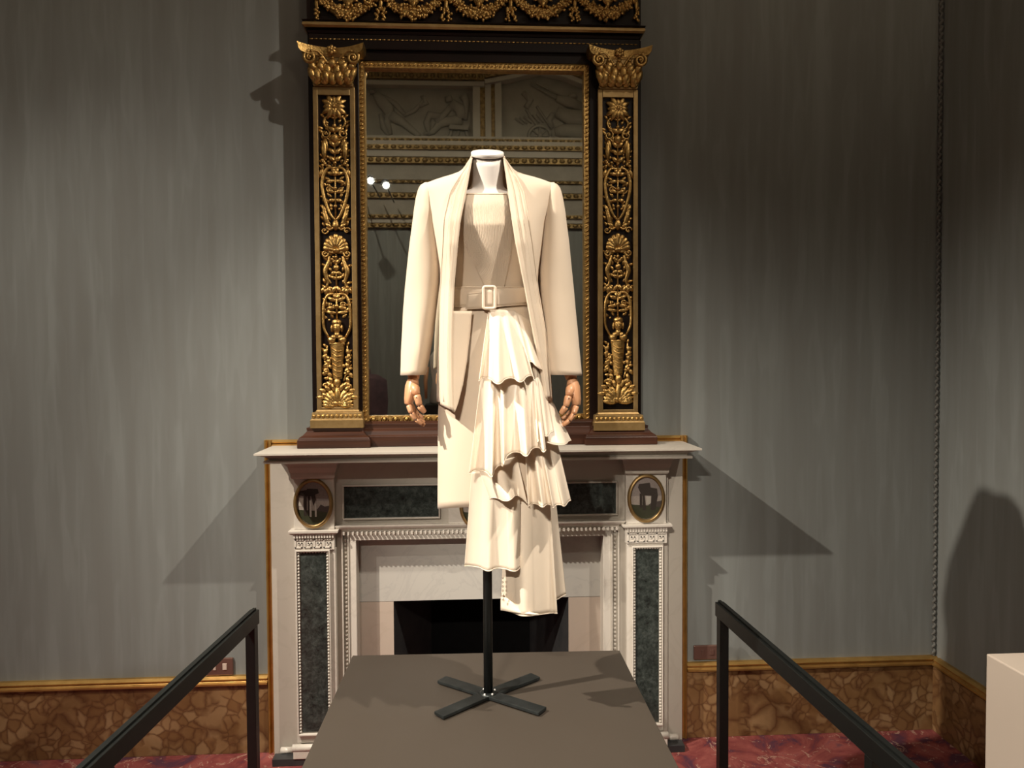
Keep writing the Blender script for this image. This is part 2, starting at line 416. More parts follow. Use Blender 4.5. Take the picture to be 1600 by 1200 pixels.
for a, b_, d, m in bands:
    z0, z1 = RZ(a), RZ(b_)
    if m == 'stucco_gilt':
        mm = MB().box(WX0 + .001, WX1 - .001, YB + .001, YB + d, z0, z1)
        k = int((WX1 - WX0) / .09)
        for i in range(k):
            x = WX0 + .05 + i * .09; mm.ball((x, YB + d, (z0 + z1) / 2), (.035, .02, (z1 - z0) * .42), 6, 4)
        o = mm.build('gilt_band', m, cor)
    else:
        o = MB().box(WX0 + .001, WX1 - .001, YB + .001, YB + d, z0, z1).build('stucco_band', m, cor)
# upper zone
zt = H - .002
PNL = thing('stucco_frieze', 'white stucco frieze with figures in relief, reflected in the top of the mirror', 'frieze', (0, YB, RZ(222)))
yq = YB + .04
MB().box(WX0 + .001, WX1 - .001, YB + .001, yq, RZ(222) + .001, zt).build('ground', 'stucco', PNL)
def vband(u0, u1, d, m, nm):
    MB().box(RXm(u0), RXm(u1), yq, yq + d, RZ(222) + .002, RZ(112)).build(nm, m, PNL)
for u0, u1, d, m, nm in ((739, 750, .10, 'stucco_light', 'stile'), (750, 758, .07, 'stucco_gilt', 'gilt_fillet'), (758, 767, .10, 'stucco_light', 'stile'),
                     (767, 773, .07, 'stucco_gilt', 'gilt_fillet'), (773, 783, .10, 'stucco_light', 'stile')):
    vband(u0, u1, d, m, nm)
def hband(v0, v1, u0, u1, d, m, nm, beads=0):
    z0, z1 = RZ(v0, (u0 + u1) / 2), RZ(v1, (u0 + u1) / 2)
    mm = MB().box(RXm(u0), RXm(u1), yq, yq + d, z0, z1)
    if beads:
        x0, x1 = RXm(u0), RXm(u1); k = int(abs(x1 - x0) / beads)
        for i in range(k): mm.ball((x0 + (i + .5) * (x1 - x0) / k, yq + d, (z0 + z1) / 2), (beads * .4, .03, (z1 - z0) * .42), 6, 4)
    mm.build(nm, m, PNL)
hband(140, 133, 480, 757, .12, 'stucco_light', 'rail')
hband(132, 122, 480, 757, .16, 'stucco_gilt', 'gilt_leaf_band', .08)
hband(122, 117, 480, 757, .18, 'stucco_light', 'rail')
hband(117, 106, 480, 757, .20, 'stucco_gilt', 'gilt_leaf_band', .07)
# gabled arch over the second panel
def diag(u0, v0, u1, v1, w, d, m, nm, beads=0):
    a = W(u0, v0, YV); b = W(u1, v1, YV)
    a = Vector((a.x, yq + d / 2, a.z)); b = Vector((b.x, yq + d / 2, b.z))
    mm = MB().obox(a, b, d, w, upv=(0, 1, 0)) if False else MB()
    t = (b - a).normalized(); nrm = Vector((-t.z, 0, t.x))
    vs = []
    for p in (a, b):
        for sy in (-d / 2, d / 2):
            for sn in (-w / 2, w / 2): vs.append(p + nrm * sn + Vector((0, sy, 0)))
    mm.add(vs, [(0, 1, 3, 2), (4, 6, 7, 5), (0, 4, 5, 1), (2, 3, 7, 6), (0, 2, 6, 4), (1, 5, 7, 3)])
    if beads:
        k = int((b - a).length / beads)
        for i in range(k): mm.ball(a.lerp(b, (i + .5) / k) + Vector((0, d / 2, 0)), (beads * .42, .03, w * .4), 6, 4)
    mm.build(nm, m, PNL)
arch = [(757, 132), (800, 124), (842, 113), (880, 122), (930, 142), (990, 168)]
for k in range(len(arch) - 1):
    (a, b_), (c, d_) = arch[k], arch[k + 1]
    diag(a, b_ + 4, c, d_ + 4, .05, .14, 'stucco_light', 'arch_moulding')
    diag(a, b_ - 5, c, d_ - 5, .07, .18, 'stucco_gilt', 'gilt_arch_band', .07)
    diag(a, b_ - 14, c, d_ - 14, .05, .15, 'stucco_light', 'arch_moulding')
    diag(a, b_ - 22, c, d_ - 22, .06, .17, 'stucco_gilt', 'gilt_arch_band', .07)
# low relief figures
def RP(cx, cy, d=.02):                             # crop pixels of my close-up of the reflection
    p = W(560 + cx / 4.21, 90 + cy / 4.21, YV); return Vector((p.x, yq + d, p.z))
def limbs(m, pts, rad, d=.01):
    m.tube([RP(a, b_, d) for a, b_ in pts], [r * .0085 / 4.21 * 4.0 for r in rad], 8, flatten=.55)
def figure(spec, name):
    m = MB()
    for pts, rad in spec: limbs(m, pts, rad)
    return m.build(name, 'stucco', PNL)
f1 = figure([([(95, 225), (100, 250)], [4, 5]), ([(115, 245), (150, 290), (200, 350), (215, 390)], [5, 9, 9, 7]), ([(215, 385), (190, 430), (215, 515)], [8, 5, 3]),
             ([(215, 390), (300, 440), (390, 515), (410, 520)], [9, 6, 4, 2]), ([(170, 270), (240, 310), (310, 385)], [4, 4, 3]), ([(300, 390), (370, 360), (430, 290)], [3, 3, 2]),
             ([(150, 380), (170, 470), (200, 520)], [3, 5, 2]), ([(420, 260), (450, 310), (400, 330)], [3, 4, 3])], 'striding_figure')
f2 = figure([([(590, 265), (600, 300)], [5, 6]), ([(610, 310), (670, 350), (680, 410)], [7, 9, 8]), ([(620, 320), (560, 390), (520, 440)], [4, 5, 6]), ([(680, 420), (580, 430), (530, 450), (490, 500), (430, 510)], [8, 7, 6, 4, 2]),
             ([(540, 400), (470, 385), (450, 440), (470, 520)], [5, 6, 5, 3]), ([(690, 260), (710, 300), (700, 420)], [7, 5, 4]), ([(440, 520), (430, 545)], [3, 4])], 'seated_figure')
m = MB(); m.add([], [])
a, b_ = RP(600, 470, .03), RP(720, 478, .03); m.obox(a, b_, .05, .05)
limbs(m, [(615, 480), (605, 520), (565, 555)], [2.5, 2.5, 2]); limbs(m, [(705, 480), (715, 520), (742, 560)], [2.5, 2.5, 2]); limbs(m, [(655, 480), (660, 510), (640, 540)], [2, 2, 1.5])
m.build('stool', 'stucco', PNL)
m = MB()
ring = [RP(1190 + 72 * cos(t / 24 * 2 * pi), 525 + 66 * sin(t / 24 * 2 * pi), .01) for t in range(25)]
m.tube(ring, .02, 6)
for k in range(8):
    t = k / 8 * 2 * pi; m.tube([RP(1190, 525, .01), RP(1190 + 68 * cos(t), 525 + 62 * sin(t), .01)], .012, 5)
m.ball(RP(1190, 525, .02), .03)
m.build('chariot_wheel', 'stucco', PNL)
m = MB()
for k in range(7): m.tube([RP(1030 + k * 28, 410 - k * 6, .01), RP(1085 + k * 26, 445 - k * 2, .01)], .012, 5)
m.tube([RP(1100, 350, .01), RP(1180, 470, .01)], .016, 5); m.tube([RP(1170, 330, .01), RP(1270, 480, .01)], .016, 5)
m.tube([RP(1130, 185, .01), RP(1330, 300, .01)], .014, 5); m.tube([RP(1165, 180, .01), RP(1390, 290, .01)], .014, 5)
m.build('chariot_rails', 'stucco', PNL)
figure([([(1300, 370), (1380, 400), (1490, 410), (1560, 400)], [8, 12, 13, 10]), ([(1290, 500), (1360, 490), (1500, 500), (1600, 500)], [7, 11, 12, 10]), ([(1280, 380), (1250, 420), (1275, 470)], [4, 5, 3]),
        ([(1300, 280), (1380, 300), (1470, 340)], [5, 9, 6]), ([(1400, 250), (1410, 280)], [6, 7]), ([(1300, 530), (1290, 580)], [4, 2]), ([(1400, 530), (1440, 590)], [4, 2]), ([(1480, 520), (1520, 590)], [4, 2]),
        ([(1080, 240), (1130, 290), (1100, 340)], [4, 5, 4])], 'horses_and_rider')

# ================================================================== CHIMNEYPIECE
FP = thing('fireplace', 'white marble chimneypiece with dark green panels and oval landscape plaques', 'fireplace', ((SX0 + SX1) / 2, -.06, 0))
YS, YBODY, YPIL = -.06, -.085, -.115
zsh = W(748, 705, -.30).z                          # shelf top
# backing slab: two margins
MB().box(SX0, X(455, YS), YS, 0.0, .001, zsh - .035).build('side_slab', 'white_marble', FP)
MB().box(X(1041, YS), SX1, YS, 0.0, .001, zsh - .035).build('side_slab', 'white_marble', FP)
# body around the fire opening
ox0, ox1, oz1 = X(557, YBODY), X(942, YBODY), Z(840, YBODY)
MB().box(X(455, YS), ox0, YBODY, 0, .001, zsh - .03).build('jamb', 'white_marble', FP)
MB().box(ox1, X(1041, YS), YBODY, 0, .001, zsh - .03).build('jamb', 'white_marble', FP)
MB().box(ox0, ox1, YBODY, 0, oz1, zsh - .03).build('frieze', 'white_marble', FP)
# slips
sl = -.02
MB().box(ox0, ox1, sl, 0, FB['z1'], oz1).build('slip_header', 'grey_marble', FP)
MB().box(ox0, FB['x0'], sl, 0, .001, FB['z1'] - .002).build('slip', 'pink_marble', FP)
MB().box(FB['x1'], ox1, sl, 0, .001, FB['z1'] - .002).build('slip', 'pink_marble', FP)
# firebox: slanted cheeks, back, floor, lintel
zx0, zx1, zz = FB['x0'], FB['x1'], FB['z1']
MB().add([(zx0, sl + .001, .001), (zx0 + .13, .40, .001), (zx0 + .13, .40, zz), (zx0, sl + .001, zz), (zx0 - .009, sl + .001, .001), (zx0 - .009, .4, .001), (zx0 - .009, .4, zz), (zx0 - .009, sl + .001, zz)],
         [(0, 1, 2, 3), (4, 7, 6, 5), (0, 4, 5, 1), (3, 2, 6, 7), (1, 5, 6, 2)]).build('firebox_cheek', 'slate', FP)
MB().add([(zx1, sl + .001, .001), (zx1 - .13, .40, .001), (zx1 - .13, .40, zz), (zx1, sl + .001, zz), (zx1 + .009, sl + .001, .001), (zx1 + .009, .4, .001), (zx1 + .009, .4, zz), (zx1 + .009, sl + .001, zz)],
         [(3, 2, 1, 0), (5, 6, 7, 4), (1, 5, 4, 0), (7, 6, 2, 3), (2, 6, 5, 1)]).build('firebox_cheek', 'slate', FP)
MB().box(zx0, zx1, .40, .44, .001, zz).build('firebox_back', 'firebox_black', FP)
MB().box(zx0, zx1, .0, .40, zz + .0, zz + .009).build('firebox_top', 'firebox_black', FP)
# inner architrave mouldings
def bandz(v0, v1, y): return Z(v0, y), Z(v1, y)
ax0, ax1 = X(545, YBODY - .012), X(955, YBODY - .012)
m = MB(); zA = Z(829, YBODY - .02)
m.box(ax0, ox0, YBODY - .012, YBODY + .001, .06, oz1); m.box(ox1, ax1, YBODY - .012, YBODY + .001, .06, oz1); m.box(ax0, ax1, YBODY - .012, YBODY + .001, oz1, zA)
m.build('architrave_fillet', 'statuary', FP, bevel=.002)
dx0, dx1 = X(533, YBODY - .02), X(968, YBODY - .02)
zc0, zc1 = Z(829, YBODY - .03), Z(818, YBODY - .03)
MB().moulding([(.0, zc0), (.0, zc0 + .008), (.014, zc0 + .014), (.02, zc1 - .006), (.022, zc1)], dx0, dx1, YBODY, YBODY - .012).build('architrave_cornice', 'statuary', FP)
m = MB(); k = 62
for i in range(k):
    x = dx0 + .012 + (dx1 - dx0 - .024) * i / (k - 1); m.box(x - .0034, x + .0034, YBODY - .03, YBODY, zc0 - .009, zc0 + .002)
m.build('dentils', 'statuary', FP, kind='stuff')
def beadcol(xc, z0, z1, y, pitch, w, name='bead_moulding'):
    m = MB(); k = max(2, int((z1 - z0) / pitch))
    for i in range(k):
        z = z0 + (i + .5) * (z1 - z0) / k; m.ball((xc, y, z), (w / 2, w * .45, (z1 - z0) / k * .44), 6, 4)
    m.build(name, 'statuary', FP, kind='stuff')
for (a, b_) in ((534, 545), (955, 967)):
    x0, x1 = X(a, YBODY - .01), X(b_, YBODY - .01)
    m = MB(); m.box(x0, x0 + .004, YBODY - .018, YBODY, .06, zc0); m.box(x1 - .004, x1, YBODY - .018, YBODY, .06, zc0); m.build('architrave_bead_channel', 'statuary', FP)
    beadcol((x0 + x1) / 2, .06, zc0 - .01, YBODY - .004, .0165, .013)
# green panels of the frieze
def gpanel(u0, u1, v0, v1, y, nm='green_panel', fr=.009):
    x0, x1 = X(u0, y), X(u1, y); z1, z0 = Z(v0, y, (u0 + u1) / 2), Z(v1, y, (u0 + u1) / 2)
    o = MB().box(x0, x1, y - .002, y + .001, z0, z1).build(nm, 'green_marble', FP)
    m = MB()
    for (a, b_, c, d) in ((x0 - fr, x1 + fr, z1, z1 + fr), (x0 - fr, x1 + fr, z0 - fr, z0), (x0 - fr, x0, z0, z1), (x1, x1 + fr, z0, z1)):
        m.box(a, b_, y - .012, y + .001, c, d)
    m.build('panel_surround', 'white_marble', FP, bevel=.0025)
    return x0, x1, z0, z1
gpanel(539, 686, 759, 808, YBODY - .004, fr=.007)
gpanel(812, 962, 755, 803, YBODY - .004, fr=.007)
# centre tablet and its plaque
cx0, cx1 = X(701, YPIL), X(797, YPIL)
MB().box(cx0, cx1, YPIL, YBODY, zc1 + .001, zsh - .03).build('centre_tablet', 'statuary', FP, bevel=.002)

def ellipse(cx, cz, rx, rz, n=40): return [(cx + rx * cos(2 * pi * k / n), cz + rz * sin(2 * pi * k / n)) for k in range(n)]
def plaque(uc, vc, ru, rv, y, kind):
    cx, cz = X(uc, y, vc), W(uc, vc, y).z; k = (y - CAM.y) / FPX; rx, rz = ru * k, rv * k
    base = MB().poly(ellipse(cx, cz, rx * .93, rz * .93)[::-1], y - .006, y).build('painted_plaque', 'paint_sky', FP, label='painted view of ruined columns under a dull sky')
    def clip(pts):
        out = []
        for a, b_ in pts:
            q = sqrt((a / .86) ** 2 + (b_ / .87) ** 2)
            if q > 1: a, b_ = a / q, b_ / q
            out.append((cx + a * rx, cz + b_ * rz))
        return out
    def pc(pts, m, nm, d, thin=.0008):
        # subdivide the outline so that it follows the oval
        dense = []
        for i in range(len(pts)):
            p, q = pts[i], pts[(i + 1) % len(pts)]
            for t in range(6): dense.append((p[0] + (q[0] - p[0]) * t / 6, p[1] + (q[1] - p[1]) * t / 6))
        MB().poly(clip(dense), y - .006 - d, y - .0055).build(nm, m, base)
    pc([(-.9, -.3), (.9, -.3), (.9, .1), (-.9, .1)], 'paint_sky_low', 'painted_horizon', .0004)
    pc([(-.9, -.95), (.9, -.95), (.9, -.28), (.4, -.12), (.1, -.3), (-.9, -.25)], 'paint_ground', 'painted_ground', .0010)
    pc([(.15, -.3), (.4, -.05), (.6, -.14), (.9, -.1), (.9, -.4)], 'paint_hill', 'painted_hill', .0013)
    if kind == 0:
        pc([(-.8, .35), (-.75, .5), (-.35, .55), (-.3, .6), (.25, .58), (.3, .42), (.1, .35), (.15, .15), (.0, -.1), (-.1, .3), (-.5, .3)], 'paint_ruin', 'painted_ruin', .0016)
        for a, w in ((-.42, .08), (-.22, .06)): pc([(a - w, -.5), (a + w, -.5), (a + w, .35), (a - w, .35)], 'paint_ruin', 'painted_column', .0018)
        for a, w, t in ((-.14, .05, .12), (.13, .045, .0)): pc([(a - w, -.55), (a + w, -.55), (a + w, t), (a - w, t)], 'paint_stone', 'painted_column', .0022)
        pc([(-.8, -.1), (-.55, -.1), (-.5, .2), (-.75, .25)], 'paint_stone', 'painted_gable', .0014)
    else:
        pc([(-.45, .45), (-.4, .6), (.2, .65), (.25, .45), (.6, .4), (.65, .1), (.5, -.5), (.25, -.5), (.28, .1), (-.08, .12), (.0, -.5), (-.2, -.5), (-.2, .1), (-.3, .2)], 'paint_ruin', 'painted_ruin', .0016)
        pc([(-.36, -.4), (-.22, -.4), (-.22, .2), (-.36, .2)], 'paint_ruin', 'painted_column', .0018)
        pc([(.0, -.25), (.25, -.25), (.27, .08), (.0, .1)], 'paint_stone', 'painted_archway', .0012)
    m = MB(); n = 48
    rings = []
    for k2 in range(n):
        t = 2 * pi * k2 / n; c, s_ = cos(t), sin(t); rr = []
        for q in range(10):
            an = 2 * pi * q / 10; o = .0075 * cos(an); rr.append(Vector((cx + (rx * .95 + o) * c, y - .008 - .0075 * sin(an) - (.003 if o < 0 else 0), cz + (rz * .95 + o) * s_)))
        rings.append(rr)
    rings.append(rings[0]); m.loft(rings, True)
    m.build('gilt_oval_frame', 'gold_flat', base)
plaque(748, 790, 29, 37, YPIL - .0, 1)

def keystrip(x0, x1, z0, z1, y):
    m = MB().box(x0, x1, y, y + .03, z0, z1)
    w = x1 - x0; h = z1 - z0; n = 4; p = w * .94 / n; t = h * .1
    for i in range(n):
        a = x0 + w * .03 + i * p; b_ = a + p; q = y - .003
        zb, ztp = z0 + h * .14, z1 - h * .14; hh = ztp - zb
        m.box(a, b_ - t, q, y, ztp - t, ztp); m.box(a, a + t, q, y, zb, ztp); m.box(a, b_, q, y, zb, zb + t) if i % 1 else m.box(a, a + p * .78, q, y, zb, zb + t)
        m.box(a + p * .78 - t, a + p * .78, q, y, zb, zb + hh * .62); m.box(a + p * .36, a + p * .78, q, y, zb + hh * .62 - t, zb + hh * .62)
        m.box(a + p * .36, a + p * .36 + t, q, y, zb + hh * .34, zb + hh * .62)
    return m
def pilaster(ul, ur, gl, gr, uk0, uk1, ud0, ud1, uc, vm, kind, side):
    y = YPIL; vref = 850
    x0, x1 = X(ul, y), X(ur, y); uu = (ul + ur) / 2
    zk1, zk0 = Z(834, y, 745), Z(853, y, 745)
    zg1, zg0 = Z(862 - (uu > 745) * 6 + 0, y, uu), Z(1143 - (uu > 745) * 15, y, uu)
    zbase = Z(1152, y, 745)
    MB().box(x0, x1, y, YBODY, zbase, zk0).build('pilaster', 'statuary', FP, bevel=.003)
    # green inlay, surround and beads
    g0, g1 = X(gl, y, 950), X(gr, y, 950)
    MB().box(g0, g1, y - .003, y, zg0, zg1).build('green_panel', 'green_marble', FP)
    fr = .013
    m = MB()
    for (a, b_, c, d) in ((g0 - fr, g1 + fr, zg1 + .003, zg1 + .010), (g0 - fr, g1 + fr, zg0 - .012, zg0 - .004), (g0 - fr - .003, g0 - fr + .002, zg0 - .012, zg1 + .010), (g1 + fr - .002, g1 + fr + .003, zg0 - .012, zg1 + .01)):
        m.box(a, b_, y - .014, y, c, d)
    m.build('panel_surround', 'statuary', FP, bevel=.002)
    beadcol(g0 - .0055, zg0 - .003, zg1 + .003, y - .006, .0125, .010); beadcol(g1 + .0055, zg0 - .003, zg1 + .003, y - .006, .0125, .010)
    m = MB(); k = 9
    for i in range(k): m.ball((g0 + (i + .5) * (g1 - g0) / k, y - .006, zg1 + .001), (.0055, .005, .005), 6, 4)
    m.build('bead_moulding', 'statuary', FP, kind='stuff')
    # greek key block, dentil cap
    keystrip(X(uk0, y), X(uk1, y), zk0, zk1, y - .010).build('greek_key_block', 'statuary', FP)
    zd1, zd0 = Z(823, y, 745), Z(834, y, 745)
    a, b_ = X(uk0, y), X(uk1, y)
    MB().moulding([(0, zd0), (.002, zd0 + (zd1 - zd0) * .35), (.010, zd0 + (zd1 - zd0) * .5), (.017, zd0 + (zd1 - zd0) * .72), (.018, zd1)], a, b_, YBODY, y - .010).build('pilaster_cap', 'statuary', FP)
    m = MB(); k = 15
    for i in range(k):
        x = a + .004 + (b_ - a - .008) * i / (k - 1); m.box(x - .0032, x + .0032, y - .019, y - .008, zd0 - .001, zd0 + (zd1 - zd0) * .45)
    m.build('dentils', 'statuary', FP, kind='stuff')
    # frieze block with plaque
    MB().box(a, b_, y, YBODY, zd1, zsh - .03).build('frieze_block', 'statuary', FP, bevel=.002)
    plaque(uc, vm, 29, 38, y, kind)
    # bracket block under the shelf
    zb1, zb0 = zsh - .035, Z(744, y, 745)
    hh = zb1 - zb0
    MB().moulding([(.010, zb0), (.015, zb0 + hh * .08), (.017, zb0 + hh * .3), (.024, zb0 + hh * .52), (.026, zb0 + hh * .68), (.033, zb0 + hh * .72), (.033, zb1)], a + .008, b_ - .008, YBODY, y - .004).build('bracket', 'white_marble', FP, bevel=.002)
    # foot
    MB().box(x0 - .012, x1 + .012, y - .022, YBODY, .028, zbase - .02).build('plinth_block', 'statuary', FP, bevel=.003)
    m = MB(); m.tube([(x0 - .016, y - .012, zbase - .012), (x1 + .016, y - .012, zbase - .012)], .014, 10); m.build('torus_moulding', 'statuary', FP)
pilaster(460, 524, 470, 511, 460, 523, 452, 527, 490, 786, 0, -1)
pilaster(980, 1037, 993, 1029, 978, 1041, 972, 1046, 1009, 778, 1, 1)
for a, b_ in ((X(440, YS - .02, 1150), X(458, YS - .02, 1150)), (X(1043, YS - .02, 1150), X(1058, YS - .02, 1150))):
    MB().box(a, b_, YS - .03, YS, .02, Z(1162, YS)).build('outer_plinth', 'statuary', FP, bevel=.004)
    MB().tube([(a - .003, YS - .02, Z(1158, YS)), (b_ + .003, YS - .02, Z(1158, YS))], .013, 10).build('torus_moulding', 'statuary', FP)
MB().box(SX0 + .01, ox0 + .0, YPIL - .018, YBODY, .001, .028).build('plinth', 'slate', FP)
MB().box(ox1 - .0, SX1 - .01, YPIL - .018, YBODY, .001, .028).build('plinth', 'slate', FP)
# shelf
sa, sb = W(396, 709, -.30).x, W(1097, 701, -.30).x
x0, x1 = sa + .30 - .06, sb - .30 + .06
e = .24
MB().moulding([(e - .030, zsh - .042), (e - .028, zsh - .041), (e - .028, zsh - .032), (e - .046, zsh - .031), (e - .044, zsh - .026), (e - .034, zsh - .018), (e - .016, zsh - .011), (e - .004, zsh - .008), (e, zsh - .007), (e, zsh)], x0, x1, 0, -.06).build('shelf', 'white_marble', FP)
MB().moulding([(0, zsh - .062), (.012, zsh - .055), (.02, zsh - .042)], X(470, YBODY), X(1030, YBODY), YBODY, YBODY - .001).build('bed_moulding', 'white_marble', FP)
SHZ = zsh

# ================================================================== GILT OVERMANTEL MIRROR
MR = thing('overmantel_mirror', 'tall ebonised overmantel mirror with carved gilt pilasters standing on the marble shelf', 'mirror', (X(747, -.1), -.07, SHZ + .001))
KP = (-.115 - CAM.y) / FPX                         # metres per pixel at the pilaster face
MB().box(X(577, YG), X(915, YG), YG, YG + .006, Z(650, YG), Z(105, YG)).build('mirror_glass', 'mirror_glass', MR)
MB().box(X(492, -.05), X(1001, -.05), YG + .006, -.002, SHZ + .01, Z(60, -.05)).build('backboard', 'ebony', MR)
# dark stiles and inner gilt frame
for a, b_ in ((553, 569), (922, 938)):
    MB().box(X(a, -.09), X(b_, -.09), -.09, YG + .006, Z(690, -.09), Z(90, -.09)).build('stile', 'ebony', MR, bevel=.003)
def carved(x0, x1, z0, z1, horiz):
    m = MB().box(x0, x1, -.084, YG + .005, z0, z1)
    L_ = (x1 - x0) if horiz else (z1 - z0); w = (z1 - z0) if horiz else (x1 - x0); k = int(L_ / .017)
    for i in range(k):
        t = (i + .5) / k
        c = (x0 + t * L_, -.085, (z0 + z1) / 2) if horiz else ((x0 + x1) / 2, -.085, z0 + t * L_)
        a = Vector((.006, 0, .006)) if horiz else Vector((w * .28, 0, .005))
        c = Vector(c); m.tube([c - a, c, c + a], [.0016, .0045, .0016], 6)
    return m
gx0, gx1, gx2, gx3 = X(568.5, -.085), X(577.5, -.085), X(914, -.085), X(923.5, -.085)
gz0, gz1, gz2, gz3 = Z(658, -.085), Z(648.5, -.085), Z(108, -.085), Z(98, -.085)
carved(gx0, gx1, gz0, gz3, False).build('inner_gilt_frame_side', 'gold', MR)
carved(gx2, gx3, gz0, gz3, False).build('inner_gilt_frame_side', 'gold', MR)
carved(gx1, gx2, gz2, gz3, True).build('inner_gilt_frame_rail', 'gold', MR)
m = MB().box(gx1, gx2, -.082, YG + .005, gz0, gz1)
k = int((gx2 - gx1) / .043)
for i in range(k):
    x = gx1 + (i + .5) * (gx2 - gx1) / k; zc = (gz0 + gz1) / 2
    m.ball((x, -.085, zc), (.008, .008, .009), 8, 6); m.tube([(x - .014, -.083, zc - .008), (x - .012, -.086, zc + .006), (x, -.086, zc + .011), (x + .012, -.086, zc + .006), (x + .014, -.083, zc - .008)], .0028, 6)
m.build('inner_gilt_frame_rail', 'gold', MR)
# head rail and entablature
ex0, ex1 = X(493, -.105), X(999, -.105)
def ZZ(v, y=-.11): return Z(v, y, 747)
MB().box(gx0 - .002, gx3 + .002, -.092, YG + .006, gz3, ZZ(73)).build('head_rail', 'ebony', MR)
MB().box(ex0, ex1, -.105, -.002, ZZ(79), ZZ(56)).build('architrave', 'ebony', MR, bevel=.002)
m = MB(); x = ex0 + .004
while x < ex1 - .01: m.tube([(x, -.106, ZZ(64.5)), (x + .013, -.106, ZZ(64.5))], .0022, 6); x += .0175
m.build('bead_moulding', 'gold', MR)
MB().moulding([(0, ZZ(56) + .001), (.004, ZZ(52)), (.0, ZZ(50)), (.012, ZZ(49))], ex0, ex1, -.002, -.106).build('frieze_bed', 'ebony', MR)
MB().moulding([(.012, ZZ(48.5)), (.02, ZZ(46)), (.020, ZZ(42)), (.014, ZZ(40))], ex0, ex1, -.002, -.106).build('gilt_band', 'gold_flat', MR, bevel=.001)
MB().moulding([(.017, ZZ(40) + .0005), (.022, ZZ(38.5)), (.016, ZZ(37))], ex0, ex1, -.002, -.106).build('frieze_ledge', 'ebony', MR)
zF0, zF1 = ZZ(37), ZZ(-62)
MB().box(ex0 - .006, ex1 + .006, -.105, -.002, zF0, zF1).build('frieze_board', 'ebony', MR)
MB().moulding([(.0, zF1), (.03, zF1 + .02), (.05, zF1 + .05), (.07, zF1 + .055), (.07, zF1 + .075)], ex0, ex1, -.002, -.106).build('top_cornice', 'gold_flat', MR)
def FZ(u, v, d=0.0): return W(u, v, -.112 - d)
def leaf(m, p, ang, ln, wd, fl=.5, lift=.002, curl=0):
    wd *= 1.18
    p = Vector(p); d = Vector((cos(ang), 0, sin(ang))); q = Vector((-sin(ang), 0, cos(ang)))
    pts = [p + d * ln * t + q * curl * ln * t * t + Vector((0, -lift * sin(pi * t) * 2, 0)) for t in (0, .2, .45, .7, .9, 1)]
    m.tube(pts, [wd * .3, wd * .75, wd, wd * .8, wd * .45, wd * .12], 6, flatten=fl)
def spiral(m, c, r, turns, sgn, th, a0=0, n=18):
    c = Vector(c); pts = []; rr = []
    for i in range(n):
        t = i / (n - 1); a = a0 + sgn * t * turns * 2 * pi; q = r * (1 - .75 * t)
        pts.append(c + Vector((cos(a) * q, -.002 * t, sin(a) * q))); rr.append(th * (1 - .3 * t))
    m.tube(pts, rr, 6); m.ball(c - Vector((0, .003, 0)), r * .28, 6, 4)
ZERO = 0
for i, uc in enumerate((544, 646, 748, 848.5, 949.5)):
    m = MB(); rr = random.Random(i)
    for k in range(64):                            # garland: clustered leaves along the swag
        t = k / 63; a = -1 + 2 * t; th = .010 + .020 * (1 - a * a) ** .8
        u = uc + a * 43; v = 21 - 24 * a * a
        for j in range(3):
            p = FZ(u + rr.uniform(-2, 2), v + rr.uniform(-1, 1) * th / KP * .8, rr.uniform(.004, .012))
            leaf(m, p, rr.uniform(0, 2 * pi), .016, .0055, .8)
    k = 16
    core = [FZ(uc + (-1 + 2 * t / k) * 43, 21 - 24 * (-1 + 2 * t / k) ** 2) for t in range(k + 1)]
    m.tube(core, [.007 + .018 * (1 - (-1 + 2 * t / k) ** 2) for t in range(k + 1)], 8, flatten=.6)
    m.build('garland', 'gold', MR)
    m = MB(); c = FZ(uc, -11, .010)                # pointed mask above
    m.ball(c, (.030, .014, .05), 10, 8); m.ball(c + Vector((0, -.012, -.012)), (.006, .008, .012), 6, 5)
    for sx in (-1, 1):
        m.ball(c + Vector((sx * .011, -.012, .006)), (.005, .004, .003), 6, 4)
        for q in range(5): leaf(m, c + Vector((sx * .02, 0, .03 - q * .014)), (-.3 if sx > 0 else pi + .3) , .02, .005)
    leaf(m, c + Vector((0, -.004, -.03)), -pi / 2, .03, .008)
    m.build('mask', 'gold', MR)
for uc in (495, 595, 697, 798, 898, 994):
    m = MB(); rr = random.Random(int(uc))
    edge = uc in (495, 994)
    top = FZ(uc, -6, .003)
    leaf(m, FZ(uc, -4, .003), -pi / 2, .055, .008, .7)
    for sx in ((-1, 1) if not edge else (0,)):
        pts = [FZ(uc + sx * q, v, .003) for q, v in ((2, 8), (4, 18), (5, 28))]
        m.tube(pts, .0042, 6)
        for q in range(10): m.ball(FZ(uc + sx * 5 + rr.uniform(-3.5, 3.5), 13 + q * 2.2, .005), .0068, 6, 4)
        if sx: leaf(m, FZ(uc + sx * 3, 2, .003), (.25 if sx > 0 else pi - .25), .03, .006)
    m.ball(FZ(uc, -2, .006), .010, 8, 5)
    m.build('ribbon_tassel', 'gold', MR)

